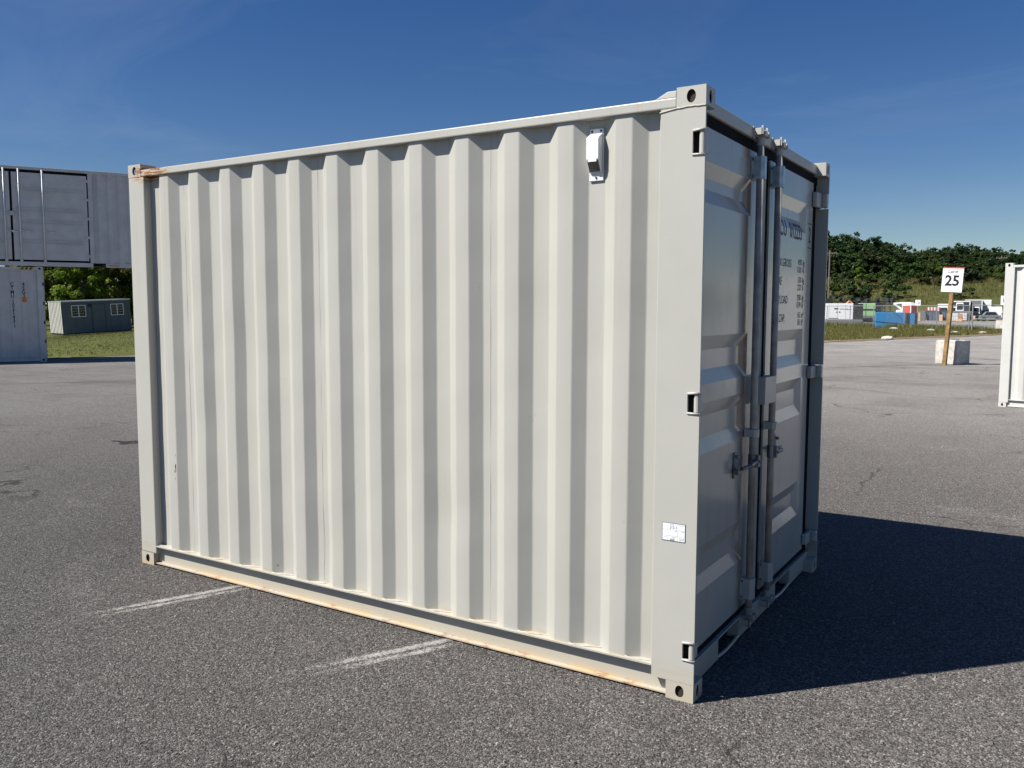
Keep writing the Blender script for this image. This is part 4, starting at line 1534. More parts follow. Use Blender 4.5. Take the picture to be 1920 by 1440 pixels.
# ------------------------------------------------------------------ chain-link fence
fence = empty('chain_link_fence', (F1.x, F1.y, 0), math.atan2(-fd.y, -fd.x), 'grey chain-link fence with thin posts along the grass verge', 'fence')
FL = (F1-F0).length + 3
FH = 1.93
for d_ in (0.0, 3.15, 6.6, 10.2, 13.2, 16.4, 19.8, 23.2):
    if d_ < FL: MB().cyl((d_, 0, 0), (d_, 0, FH), 0.034, 8).build('post', M['fence'], fence)
MB().cyl((0, 0, FH-0.02), (FL, 0, FH-0.02), 0.024, 8).build('top_rail', M['fence'], fence)
mb = MB()
pit = 0.115
k = 0
x = -FH
while x < FL:
    for sg in (1, -1):
        xa, xb, za, zb = x, x+FH, 0.05, FH-0.05
        if xa < 0: t = -xa/FH; xa = 0; za = 0.05+(FH-0.1)*t
        if xb > FL: t = (xb-FL)/FH; xb = FL; zb = FH-0.05-(FH-0.1)*t
        if xb > xa:
            if sg < 0: za, zb = FH-za, FH-zb
            mb.quad((xa, 0.0+0.004*sg, za-0.003), (xb, 0.004*sg, zb-0.003), (xb, 0.004*sg, zb+0.003), (xa, 0.004*sg, za+0.003))
    x += pit
o = mb.build('wire_mesh', M['fence'], fence, fix=False)
# gate to the right of the post pair
gate = empty('yard_gate', (F1.x+fd.x*0.30, F1.y+fd.y*0.30, 0), math.atan2(fd.y, fd.x)+0.12, 'grey tubular yard gate next to the fence end', 'gate')
GL = 7.5
for x in (0.0, GL):
    MB().cyl((x, 0, 0), (x, 0, 2.0), 0.05, 10).build('post', M['fence'], gate)
for z in (0.92, 1.93):
    MB().cyl((0.05, 0, z), (GL-0.05, 0, z), 0.026, 8).build('rail', M['fence'], gate)

# ------------------------------------------------------------------ machines in the yard
def rig(name, px, D, rz, label, cat, group=None, z=0.004):
    x, y = heading(px, D)
    return empty(name, (x, y, z), rz, label, cat, group)


FACE = -0.08        # most of them stand roughly square to the view from the lot
VA = R(22)


def vrot(px):
    """heading at which local +x runs to the right in the picture at this column"""
    return math.atan2(RT.y, RT.x) - math.atan((px-960)/F_PX)


def generator(px, D, ln, wd, h, body, end, label, base=0.45, panel='charcoal', kind='white'):
    t = rig('generator', px, D, vrot(px)+0.06, label, 'generator', 'generators behind the fence')
    MB().box(0, 0, 0.12, ln, wd, base).build('skid', M['grey'], t, bevel=0.03)
    for x in (0.3, ln-0.5):
        MB().box(x, 0.05, 0.0, x+0.25, wd-0.05, 0.12).build('foot', M['charcoal'], t)
    a = ln*0.735
    c_ = MB().box(0, 0, base, a, wd, h).build('canopy', M[body], t, bevel=0.05, seg=2)
    e = MB().box(a+0.01, 0.02, base-0.02, ln, wd-0.02, h-0.04).build('radiator_end', M[end], t, bevel=0.03)
    for k in range(8):
        zz = base+0.25+(h-base-0.5)*k/8
        MB().box(a+0.10, -0.01, zz, ln-0.10, 0.018, zz+0.05).build('louvre', M['charcoal'], e)
    if kind == 'white':
        for x in (0.30, a*0.42, a*0.72):
            MB().box(x, -0.006, base+0.08, x+0.022, -0.001, h-0.12).build('door_joint', M['grey'], c_)
        MB().box(a*0.30, -0.02, h-0.66, a*0.44, -0.001, h-0.52).build('control_panel', M['charcoal'], c_)
        for x in (a*0.38, a*0.48):
            MB().box(x, -0.02, h-1.05, x+0.13, -0.001, h-0.92).build('latch', M['charcoal'], c_)
        MB().box(a*0.10, -0.012, base+0.10, a*0.46, -0.001, base+0.17).build('trim_strip', M['charcoal'], c_)
        mb = MB()
        for k in range(7): mb.box(a*0.50+k*0.13, -0.012, h-0.68, a*0.50+k*0.13+0.09, -0.001, h-0.60)
        mb.box(a*0.76, -0.012, h-0.72, a*0.93, -0.001, h-0.66)
        mb.build('maker_lettering', M['grey'], c_)
    elif kind == 'green':
        MB().box(-0.01, -0.015, base+(h-base)*0.42, a+0.01, -0.001, base+(h-base)*0.56).build('trim_strip', M['charcoal'], c_)
        MB().box(a*0.42, -0.015, base, a*0.45, -0.001, h-0.05).build('door_joint', M['charcoal'], c_)
    else:
        mb = MB()
        mb.quad((0.0, -0.012, base+0.42), (a, -0.012, base+0.20), (a, -0.012, base+0.26), (0.0, -0.012, base+0.48))
        mb.build('trim_strip', M['charcoal'], c_, fix=False)
        MB().box(a+0.28, -0.02, base+0.02, a+0.28+ln*0.115, 0.018, h-0.08).build('side_panel', M['blue'], e)
    return t


generator(1549, 98, 3.95, 1.4, 2.28, 'white', 'charcoal', 'white generator with dark radiator end behind the fence')
generator(1610, 99, 2.45, 1.4, 2.32, 'green', 'charcoal', 'pale green and black generator beside the white one', base=0.85, kind='green')
MB()
g3 = generator(1642.5, 72, 3.20, 1.1, 1.36, 'blue', 'charcoal', 'low blue and black generator close behind the fence', base=0.14, kind='blue')

# red portable toilet
t = rig('portable_toilet', 1691, 97, vrot(1691)-0.62, 'red portable toilet cabin with white roof behind the blue generator', 'toilet cabin')
MB().box(0.0, 0, 0.0, 1.15, 1.15, 0.16).build('base', M['charcoal'], t)
MB().box(0.02, 0.02, 0.16, 1.13, 1.13, 2.06).build('cabin', M['redplastic'], t, bevel=0.02)
for x, y in ((0, 0), (1.05, 0), (1.05, 1.05), (0, 1.05)):
    MB().box(x, y, 0.16, x+0.10, y+0.10, 2.08).build('corner_trim', M['white'], t)
MB().frustum(2.08, (-0.05, -0.05, 1.20, 1.20), 2.42, (0.35, 0.35, 0.80, 0.80)).build('roof', M['white'], t)
d_ = MB().box(0.17, -0.005, 0.25, 0.98, 0.018, 1.98).build('door', M['redplastic'], t)
MB().box(0.84, -0.03, 1.05, 0.92, -0.006, 1.15).build('handle', M['charcoal'], d_)


# white boom machine beside the toilet
t = rig('boom_lift', 1668, 110, vrot(1668), 'white machine with a folded boom left of the red toilet', 'boom lift')
MB().box(0.0, 0.0, 0.35, 2.0, 1.3, 0.75).build('chassis', M['charcoal'], t, bevel=0.05)
for x in (0.15, 1.45):
    for y in (-0.12, 1.18):
        MB().cyl((x+0.25, y, 0.36), (x+0.25, y+0.24, 0.36), 0.36, 16).build('wheel', M['charcoal'], t)
MB().box(0.75, 0.1, 0.75, 1.95, 1.2, 1.55).build('turret', M['white'], t, bevel=0.12, seg=2)
MB().cyl((1.6, 0.6, 1.5), (0.45, 0.6, 2.35), 0.14, 10).cyl((0.45, 0.6, 2.35), (1.75, 0.6, 2.45), 0.12, 10).build('boom', M['white'], t)
MB().box(1.45, 0.3, 1.75, 2.0, 0.9, 2.5).build('basket', M['white'], t, bevel=0.08)

# black farm tillage frames at the back left
for i, (px, D, ln, sgn) in enumerate(((1556, 118, 2.2, 1), (1586, 120, 3.2, -1), (1618, 119, 3.4, 1), (1638, 122, 2.6, 1))):
    lab = ['black folded implement frame at the far left behind the white generator', 'black implement frame with two masts above the white generator',
           'black implement frame with a long beam above the green generator', 'black implement frame standing right of the green generator'][i]
    t = rig('farm_implement', px, D, vrot(px), lab, 'farm implement', 'black folded implements behind the generators')
    rr = random.Random(40+i)
    MB().box(-0.3, 0, 1.15, ln, 0.16, 1.34).build('main_beam', M['charcoal'], t)
    MB().cyl((-0.4, 0.1, 2.75), (ln+0.3, 0.1, 2.72), 0.07, 8).build('tool_bar', M['charcoal'], t)
    for k in range(3):
        x = 0.1+k*ln/2.6
        MB().box(x, 0.02, 0.0, x+0.16, 0.14, 2.9+rr.uniform(-0.25, 0.45)).build('mast', M['charcoal'], t)
        zc = 2.75+rr.uniform(0.05, 0.45)
        th_ = rr.uniform(0.3, 1.4)
        MB().cyl((x+0.35-0.2*math.sin(th_), 0.1-0.2*math.cos(th_), zc), (x+0.35+0.2*math.sin(th_), 0.1+0.2*math.cos(th_), zc), 0.26, 12).build('tool_wheel', M['charcoal'], t)
        for q in range(3):
            xx = x+rr.uniform(-0.2, 0.8)
            MB().cyl((xx, 0.05, 2.7), (xx+rr.uniform(-0.3, 0.3), 0.0, 2.0+rr.uniform(-0.2, 0.3)), 0.06, 6).build('tine', M['charcoal'], t)

# orange excavator body at the very left, behind the white generator
t = rig('excavator', 1540, 116, vrot(1540), 'orange machine partly hidden by the container door post', 'excavator')
for q in (0, 1.7):
    MB().box(0, q, 0.1, 3.0, q+0.5, 0.9).build('track', M['charcoal'], t, bevel=0.2, seg=3)
MB().box(0.2, 0.2, 0.9, 2.8, 2.0, 1.9).build('body', M['brick'], t, bevel=0.1, seg=2)
MB().box(0.3, 0.3, 1.9, 1.4, 1.3, 3.1).build('cab', M['glass'], t, bevel=0.08)
MB().cyl((2.6, 1.1, 1.8), (3.6, 1.1, 2.7), 0.18, 8).cyl((3.6, 1.1, 2.7), (4.6, 1.1, 1.6), 0.14, 8).build('boom', M['brick'], t)


# rubble heap and boxes
def heap(name, px, D, ln, h, mat, label, cat, seed):
    rr = random.Random(seed)
    t = rig(name, px, D, vrot(px), label, cat)
    mb = MB()
    for i in range(120):
        x = rr.gauss(0, ln*0.26); y = rr.gauss(0, 0.8)
        top = h*math.exp(-(x/(ln*0.42))**2-(y/1.6)**2)
        z = rr.random()*top
        r = rr.uniform(0.12, 0.34)
        mb.box(x-r, y-r, max(0, z-r), x+r*rr.uniform(0.5, 1), y+r*rr.uniform(0.5, 1), z+r*rr.uniform(0.3, 0.9))
    o = mb.build('rubble', mat, t)
    o['kind'] = 'stuff'
    return t


heap('rubble_heap', 1768, 150, 8.0, 3.2, M['stone'], 'pale rubble heap behind the dark flatbed', 'rubble', 4)
heap('dirt_heap', 1567, 126, 4.5, 2.4, M['brick'], 'orange-brown dirt heap above the white generator', 'dirt heap', 5)


# waste skips with a striped barrier on top
def skip(px, D, ln, mat, label):
    t = rig('waste_skip', px, D, vrot(px), label, 'skip', 'skips in the yard')
    MB().frustum(0.1, (0.15, 0, ln-0.15, 1.5), 1.35, (0, -0.05, ln, 1.55)).build('bin', M[mat], t)
    x = 0.2
    while x < ln-0.1:
        MB().box(x, -0.09, 0.15, x+0.08, -0.02, 1.3).build('rib', M[mat], t); x += 0.5
    MB().box(-0.03, -0.10, 1.35, ln+0.03, 1.58, 1.43).build('rim', M[mat], t)
    return t


skip(1736, 118, 1.75, 'skip', 'blue-grey steel skip, left one of the pair below the striped barrier')
skip(1761, 118.5, 1.3, 'skip', 'blue-grey steel skip, right one of the pair below the striped barrier')
t = rig('striped_barrier', 1737, 119.0, vrot(1737), 'red and white striped barrier boards above the blue-grey skips', 'barrier')
for k in range(9):
    MB().box(k*0.19, 0, 1.50, k*0.19+0.188, 0.08, 1.95).build('board', M['redplastic' if k % 2 == 0 else 'white'], t)
for x in (0.05, 1.55):
    MB().box(x, 0.10, 0.0, x+0.08, 0.16, 1.95).build('leg', M['white'], t)
t = rig('flatbed_trailer', 1728, 146, vrot(1728), 'long black flatbed trailer with stacked load behind the skips', 'trailer')
MB().box(0, 0, 0.8, 4.2, 2.2, 1.1).build('deck', M['charcoal'], t)
MB().box(0.1, 0.1, 1.1, 3.9, 2.1, 2.85).build('covered_load', M['charcoal'], t, bevel=0.15, seg=2)
for x in (0.7, 1.7, 3.3):
    MB().cyl((x, -0.05, 0.45), (x, 0.25, 0.45), 0.45, 14).build('wheel', M['charcoal'], t)


def crate(px, D, w_, h, mat, label, z=0.004):
    o = MB().box(0, 0, 0.10, w_, 0.9, h).build('crate', M[mat], None, bevel=0.02)
    for x in (0.02, w_/2-0.06, w_-0.14): MB().box(x, 0.0, 0.0, x+0.12, 0.9, 0.098).build('pallet_runner', M['timber'], o)
    x, y = heading(px, D)
    o.location = (x, y, z)
    o.rotation_euler = (0, 0, vrot(px))
    return tag(o, label, 'crate', 'crates and pallets in the yard')


crate(1716, 112, 0.65, 1.2, 'peach', 'tan crate just right of the red toilet')
crate(1721, 118, 0.95, 1.4, 'grey', 'grey crate between the tan crate and the skips')
crate(1761.5, 110, 0.42, 0.95, 'peach', 'narrow tan crate right of the blue-grey skips')
crate(1780.5, 116, 0.62, 0.95, 'yellow', 'yellow crate right of the lane 25 post')
crate(1791, 116, 0.95, 1.05, 'brick', 'orange-brown crate of the pair by the truck front')
crate(1793, 109, 0.70, 0.42, 'peach', 'low tan crate on the yard before the orange-brown crate')


# white trucks
def truck(px, D, label, box_mat, box_w, box_h, cab_w=2.0, cabx=0.2, group='white vehicles at the back of the yard'):
    t = rig('box_truck', px, D, vrot(px)-0.05, label, 'truck', group)
    MB().box(0, 1.8, 0.9, box_w, 7.0, box_h).build('cargo_box', M[box_mat], t, bevel=0.05)
    MB().box(-0.04, 1.76, box_h-0.12, box_w+0.04, 1.84, box_h+0.02).build('box_trim', M['white'], t)
    MB().box(box_w-0.10, 1.75, 0.9, box_w+0.03, 1.83, box_h).build('box_trim', M['white'], t)
    cb = MB().frustum(0.55, (cabx, 0.0, cabx+cab_w, 1.75), 2.05, (cabx+0.15, 0.45, cabx+cab_w-0.15, 1.75)).build('cab', M['white'], t, bevel=0.06)
    MB().quad((cabx+0.20, 0.14, 1.32), (cabx+cab_w-0.20, 0.14, 1.32), (cabx+cab_w-0.26, 0.36, 1.92), (cabx+0.26, 0.36, 1.92)).build('windscreen', M['glass'], cb, fix=False)
    MB().box(cabx+0.35, -0.03, 0.72, cabx+cab_w-0.35, 0.03, 1.10).build('grille', M['charcoal'], cb)
    for x in (cabx+0.08, cabx+cab_w-0.28):
        MB().box(x, -0.04, 0.80, x+0.20, 0.02, 1.0).build('headlight', M['sign'], cb)
    MB().box(cabx-0.02, -0.1, 0.45, cabx+cab_w+0.02, 0.05, 0.62).build('bumper', M['grey'], t)
    for x in (cabx+0.05, cabx+cab_w-0.33):
        for y in (0.8, 5.4):
            MB().cyl((x, y, 0.45), (x+0.28, y, 0.45), 0.45, 14).build('wheel', M['charcoal'], t)
    return t


truck(1808, 132, 'box truck facing the lot, grey cargo box with pale trim', 'grey', 2.35, 3.15)
truck(1757, 126, 'white cab-over truck left of the lane 25 post', 'white', 1.7, 2.45, cab_w=1.5, cabx=0.05)
truck(1777, 129, 'white truck with dark body partly hidden by the lane 25 post', 'charcoal', 2.9, 2.9, cab_w=1.4, cabx=0.5)

t = rig('camper_trailer', 1831, 134, vrot(1831), 'white camper trailer with a spare wheel cover, end towards the lot', 'camper')
MB().box(0, 0, 0.65, 2.05, 5.0, 3.15).build('body', M['white'], t, bevel=0.06)
MB().box(0.05, -0.02, 0.65, 2.0, 0.0, 1.55).build('lower_panel', M['grey'], t)
MB().box(0.10, -0.03, 1.75, 0.62, -0.001, 2.45).build('window', M['glass'], t)
MB().cyl((1.05, -0.14, 2.35), (1.05, -0.001, 2.35), 0.30, 20).build('spare_wheel_cover', M['white'], t)
MB().cyl((1.05, -0.15, 2.35), (1.05, -0.141, 2.35), 0.22, 20).build('cover_ring', M['grey'], t)
for x in (0.0, 1.85):
    MB().cyl((x, 2.4, 0.36), (x+0.2, 2.4, 0.36), 0.36, 14).build('wheel', M['charcoal'], t)
t = rig('van', 1854.5, 124, vrot(1854), 'white van seen from behind, right of the camper trailer', 'van', 'white vehicles at the back of the yard')
MB().frustum(0.35, (0, 0, 1.75, 4.4), 1.25, (0.0, 0.0, 1.75, 4.4)).frustum(1.2502, (0.0, 0.0, 1.75, 3.6), 2.05, (0.12, 0.12, 1.63, 3.3)).build('body', M['white'], t, bevel=0.04)
MB().quad((0.20, 0.02, 1.36), (1.55, 0.02, 1.36), (1.48, 0.085, 1.80), (0.27, 0.085, 1.80)).build('rear_window', M['glass'], t, fix=False)
for x in (0.04, 1.59):
    MB().box(x, -0.02, 0.85, x+0.12, 0.02, 1.15).build('tail_light', M['redplastic'], t)
MB().box(0.0, -0.08, 0.35, 1.75, -0.002, 0.52).build('bumper', M['grey'], t)
for x in (0.0, 1.55):
    for y in (0.8, 3.6):
        MB().cyl((x, y, 0.33), (x+0.2, y, 0.33), 0.33, 14).build('wheel', M['charcoal'], t)
for i, (px, D, lab) in enumerate(((1838, 118, 'grey car parked before the camper trailer'), (1805, 122, 'dark car parked before the box truck'))):
    t = rig('car', px, D, vrot(px)+0.1, lab, 'car', 'cars in the yard')
    MB().frustum(0.30, (0, 0, 2.6, 1.7), 0.85, (0.02, 0.0, 2.58, 1.7)).frustum(0.8502, (0.35, 0.05, 2.3, 1.65), 1.35, (0.75, 0.2, 1.95, 1.5)).build('body', M['grey' if i == 0 else 'charcoal'], t, bevel=0.05)
    MB().quad((0.55, 0.06, 0.92), (2.1, 0.06, 0.92), (1.85, 0.17, 1.28), (0.8, 0.17, 1.28)).build('side_window', M['glass'], t, fix=False)
    for x in (0.5, 2.1):
        MB().cyl((x, -0.02, 0.3), (x, 0.2, 0.3), 0.3, 14).build('wheel', M['charcoal'], t)


# water tanks and a wheel loader among the machines
for px, D, lab in ((1655, 106, 'white caged water tank left of the white boom machine'), (1782, 112, 'white caged water tank right of the lane 25 post'), (1799, 118, 'white caged water tank before the box truck')):
    t = rig('water_tank', px, D, vrot(px), lab, 'water tank', 'white water tanks in the yard')
    MB().box(0.03, 0.03, 0.14, 0.97, 0.97, 1.12).build('tank', M['white'], t, bevel=0.05)
    MB().box(0, 0, 0, 1.0, 1.0, 0.12).build('pallet', M['timber'], t)
    for k in range(6):
        MB().box(0.02+k*0.19, -0.012, 0.121, 0.035+k*0.19, 0.0, 1.15).build('cage_bar', M['fence'], t)
    for z in (0.45, 0.8, 1.13):
        MB().box(0.0, -0.026, z, 1.0, -0.0125, z+0.02).build('cage_bar', M['fence'], t)
t = rig('wheel_loader', 1784, 122, vrot(1784), 'grey wheel loader with white cab between the post and box truck', 'loader')
MB().box(0.2, 0.2, 0.6, 2.6, 1.6, 1.4).build('body', M['grey'], t, bevel=0.12, seg=2)
cb = MB().frustum(1.4, (0.5, 0.3, 1.6, 1.5), 2.6, (0.6, 0.4, 1.5, 1.4)).build('cab', M['white'], t, bevel=0.04)
MB().box(0.68, 0.30, 1.6, 1.42, 0.345, 2.4).build('window', M['glass'], cb)
MB().box(2.5, 0.1, 0.15, 3.1, 1.7, 0.75).build('bucket', M['peach'], t, bevel=0.08)
for x in (0.7, 2.1):
    for y in (0.0, 1.45):
        MB().cyl((x, y, 0.5), (x, y+0.35, 0.5), 0.5, 16).build('wheel', M['charcoal'], t)


# utility poles
def pole(px, D, h, z, label):
    t = rig('utility_pole', px, D, vrot(px), label, 'utility pole', 'utility poles before the wood', z)
    MB().cyl((0, 0, 0), (0, 0, h), 0.17, 10, 0.11).build('post', M['pole'], t)
    MB().box(-1.1, -0.06, h-0.55, 1.1, 0.06, h-0.38).build('cross_arm', M['pole'], t)
    for x in (-0.95, 0.0, 0.95):
        MB().cyl((x, 0, h-0.38), (x, 0, h-0.18), 0.05, 6).build('insulator', M['grey'], t)
    MB().cyl((-0.6, -0.08, h-0.5), (0, -0.13, h-1.1), 0.03, 6).cyl((0.6, -0.08, h-0.5), (0, -0.13, h-1.1), 0.03, 6).build('brace', M['pole'], t)


pole(1552.5, 140, 11.2, 0.0, 'tall utility pole beside the container door post')
pole(1873.5, 185, 10.6, 2.6, 'utility pole before the wood near the right edge')


# stones on the verge
def stone(px, py, r, label, seed):
    rr = random.Random(seed)
    bm = bmesh.new()
    bmesh.ops.create_icosphere(bm, subdivisions=2, radius=1)
    for v in bm.verts:
        v.co = Vector((v.co.x*r*rr.uniform(0.85, 1.1)*1.5, v.co.y*r*rr.uniform(0.85, 1.1), v.co.z*r*0.6+r*0.3))
    me = bpy.data.meshes.new('stone')
    bm.to_mesh(me); bm.free()
    o = add('stone', me, M['stone'])
    o.location = (*gpt(px, py), 0.01)
    tag(o, label, 'stone', 'pale stones on the grass verge')


stone(1712, 617, 0.30, 'largest pale stone on the verge below the blue generator', 1)
stone(1676, 619, 0.24, 'pale stone on the verge left of the largest one', 2)
stone(1745, 622, 0.22, 'flat pale stone on the verge near a fence post', 3)
stone(1664, 637, 0.22, 'pale stone at the dirt edge of the verge', 4)
stone(1790, 626, 0.20, 'small pale stone on the verge right of the lane 25 post', 5)
stone(1842, 626, 0.18, 'small pale stone on the verge near the gate', 6)


# ------------------------------------------------------------------ vegetation
def crown_mesh(name, seed, rx, ry, rz_, n_clump, n_leaf, leaf, cz, open_=0.0):
    r = np.random.default_rng(seed)
    # clump centres fill an uneven ellipsoid
    c = []
    while len(c) < n_clump:
        p = r.uniform(-1, 1, 3)
        q = np.linalg.norm(p)
        if q > 1 or q < 0.30: continue
        if p[2] < -0.75: continue
        c.append(p*(0.74+0.38*r.random()))
    c = np.array(c)*np.array([rx, ry, rz_]) + np.array([0, 0, cz])
    cr = r.uniform(0.09, 0.30, n_clump)*min(rx, rz_)
    tone_c = np.clip(r.normal(0.45, 0.20, n_clump), 0, 1)
    idx = r.integers(0, n_clump, n_leaf)
    d = r.normal(size=(n_leaf, 3)); d /= np.linalg.norm(d, axis=1)[:, None]
    rad = r.random(n_leaf)**0.45
    pos = c[idx] + d*(cr[idx]*rad)[:, None]*np.array([1.15, 1.15, 0.8])
    nrm = d*0.8 + np.array([0, 0, 0.45]) + r.normal(size=(n_leaf, 3))*0.55
    nrm /= np.linalg.norm(nrm, axis=1)[:, None]
    t = np.cross(nrm, r.normal(size=(n_leaf, 3)))
    t /= np.linalg.norm(t, axis=1)[:, None]
    b = np.cross(nrm, t)
    s = leaf*r.uniform(0.55, 1.3, n_leaf)
    v = np.empty((n_leaf, 4, 3))
    v[:, 0] = pos - t*s[:, None]
    v[:, 1] = pos - b*(s*0.55)[:, None]
    v[:, 2] = pos + t*s[:, None]
    v[:, 3] = pos + b*(s*0.55)[:, None]
    me = bpy.data.meshes.new(name)
    me.vertices.add(n_leaf*4)
    me.vertices.foreach_set('co', v.reshape(-1))
    me.loops.add(n_leaf*4)
    me.loops.foreach_set('vertex_index', np.arange(n_leaf*4, dtype=np.int32))
    me.polygons.add(n_leaf)
    me.polygons.foreach_set('loop_start', np.arange(0, n_leaf*4, 4, dtype=np.int32))
    me.update(calc_edges=True)
    tone = np.clip(tone_c[idx] + r.normal(0, 0.16, n_leaf), 0, 1)
    at = me.attributes.new('tone', 'FLOAT', 'FACE')
    at.data.foreach_set('value', tone.astype(np.float32))
    me.validate()
    return me


def trunk_mesh(seed, h, r, rx, cz, rz_):
    rr = random.Random(seed)
    mb = MB()
    top = cz + rz_*0.3
    pts = [Vector((0, 0, 0))]
    for i in range(1, 6):
        pts.append(Vector((rr.uniform(-0.03, 0.03)*h, rr.uniform(-0.03, 0.03)*h, top*i/5)))
    for i in range(5):
        mb.cyl(pts[i], pts[i+1], r*(1-i*0.16), 8, r*(1-(i+1)*0.16), cap=False)
    for k in range(7):
        i = rr.randint(2, 4)
        a = rr.random()*6.28
        e = pts[i] + Vector((math.cos(a)*rx*0.7, math.sin(a)*rx*0.7, rz_*rr.uniform(0.2, 0.7)))
        mb.cyl(pts[i], e, r*0.42, 6, r*0.10, cap=False)
    return mb.mesh('trunk')


def tree_proto(seed, h, rx, rz_, mat, n_clump=34, n_leaf=4200, leaf=0.36, low=0.35):
    cz = h - rz_
    root = empty('tree')
    cm = crown_mesh('crown', seed, rx, rx, rz_, n_clump, n_leaf, leaf, cz)
    tm = trunk_mesh(seed, h, h*0.022, rx, cz, rz_)
    a = add('trunk', tm, M['bark'], root)
    b = add('crown', cm, M[mat], root)
    return root


protos = [tree_proto(100+i, h, rx, rz_, mt, nc, nl, lf) for i, (h, rx, rz_, mt, nc, nl, lf) in enumerate((
    (12.0, 3.6, 4.6, 'leaf_dark', 74, 6200, 0.31), (10.8, 3.9, 4.2, 'leaf_mid', 66, 5600, 0.30), (13.2, 3.3, 5.2, 'leaf_dark', 78, 6200, 0.32),
    (9.6, 3.4, 3.8, 'leaf_mid', 58, 5000, 0.30), (11.4, 4.2, 4.4, 'leaf_dark', 76, 6400, 0.32)))]
used = [False]*len(protos)


def plant(k, x, y, z, s, rz_, label, group, sz=1.0):
    p = protos[k]
    o = p if not used[k] else copy_tree(p)
    used[k] = True
    o.location = (x, y, z)
    o.rotation_euler = (0, 0, rz_)
    o.scale = (s, s, s*sz)
    tag(o, label, 'tree', group)
    return o


tr = random.Random(21)
# wood on the hill: target height of the skyline by picture column
sky_line = [(1440, 440), (1545, 436), (1580, 436), (1600, 446), (1632, 444), (1662, 446), (1682, 458), (1705, 464), (1740, 461), (1765, 460), (1800, 459), (1830, 463), (1862, 458), (1885, 466), (1905, 468), (2060, 472)]


def sky_y(px):
    for (a, b), (c, d) in zip(sky_line[:-1], sky_line[1:]):
        if a <= px <= c: return b+(d-b)*(px-a)/(c-a)
    return 470


HTS = [12.0, 10.8, 13.2, 9.6, 11.4]
WOOD = 'trees of the wood on the hill'
MARKS = [(1450, 'hidden behind the container, far left'), (1475, 'hidden behind the container doors'), (1500, 'hidden behind the container corner'), (1530, 'behind the container door post'), (1562, 'by the container door post'), (1582, 'above the white generator'), (1604, 'above the dark radiator end'), (1625, 'above the green generator'), (1650, 'left of the blue generator'),
         (1680, 'above the blue generator'), (1704, 'above the red toilet'), (1728, 'above the lane 12 sign'), (1752, 'above the striped barrier'), (1772, 'left of the lane 25 sign'), (1795, 'right of the lane 25 sign'),
         (1818, 'above the box truck'), (1842, 'above the camper trailer'), (1864, 'above the white van'), (1884, 'by the right utility pole'), (1905, 'above the right-hand container'), (9999, 'at the far right edge')]
LABELS = set()


def mark(px):
    return next(t for q, t in MARKS if px < q)


KIND = ['dense dark green', 'rounded mid green', 'narrow dark green', 'low mid green', 'broad dark green']
ROWS = ['front', 'second', 'third', 'rear']
for row, (D0, step) in enumerate(((187, 21), (196, 21), (206, 19), (218, 19))):
    px = 1425 + row*7
    while px < 1948:
        D = D0 + tr.uniform(-3, 3)
        ks = [0, 1, 2, 3, 4]
        tr.shuffle(ks)
        lab = lambda q: KIND[q]+' tree, '+ROWS[row]+' row of the wood, '+mark(px)
        k = next((q for q in ks if lab(q) not in LABELS), ks[0])
        LABELS.add(lab(k))
        x, y = heading(px, D)
        z = hill(x, y) - 0.2
        top = CAM.z + (578.8 - 2 - (sky_y(px) + tr.uniform(-3, 7) + (26, 12, 2, -2)[row]))/F_PX*D
        need = max(5.0, top - z)
        s = need/HTS[k]
        plant(k, x, y, z - need*0.10, max(0.75, min(1.3, s)), tr.random()*6.28, lab(k), WOOD, min(1.6, s/max(0.75, min(1.3, s)))*1.1)
        px += step*tr.uniform(0.75, 1.25)

# shrubs on the bank
bush = []
for i, (r_, h_, mt, nl) in enumerate(((1.7, 1.5, 'leaf_mid', 1500), (1.3, 1.9, 'leaf_light', 1300), (2.2, 1.6, 'leaf_mid', 1800), (2.4, 2.0, 'leaf_dark', 2000))):
    root = empty('shrub')
    add('foliage', crown_mesh('foliage', 300+i, r_, r_, h_, 16, nl, 0.24, h_*0.75), M[mt], root)
    mb = MB()
    for k in range(4):
        a = k*1.57
        mb.cyl((0, 0, 0), (math.cos(a)*r_*0.4, math.sin(a)*r_*0.4, h_*0.9), 0.06, 5, 0.02, cap=False)
    add('stem', mb.mesh('stem'), M['bark'], root)
    bush.append([root, False])
SLAB = ['rounded mid green shrub', 'yellow-green young shrub', 'wide mid green shrub', 'dark green thicket']
for i in range(66):
    for attempt in range(40):
        if i < 34:
            px = 1530 + i*12.3 + tr.uniform(-5, 5)
            D = tr.uniform(174, 183)
            k = tr.choice((3, 3, 0, 2))
            where = ' at the foot of the wood, '
        else:
            px = tr.uniform(1535, 1940)
            D = tr.uniform(143, 170)
            k = tr.choice((0, 1, 2, 2, 3))
            where = ' low on the bank, ' if D < 155 else ' halfway up the bank, '
        if SLAB[k]+where+mark(px) not in LABELS: break
    LABELS.add(SLAB[k]+where+mark(px))
    x, y = heading(px, D)
    root, u_ = bush[k]
    o = root if not u_ else copy_tree(root)
    bush[k][1] = True
    s = tr.uniform(0.6, 1.3) if i >= 34 else tr.uniform(0.7, 1.2)
    o.location = (x, y, hill(x, y)-0.1)
    o.rotation_euler = (0, 0, tr.random()*6.28)
    o.scale = (s, s, s)
    tag(o, SLAB[k]+where+mark(px), 'shrub', 'shrubs on the bank below the wood')

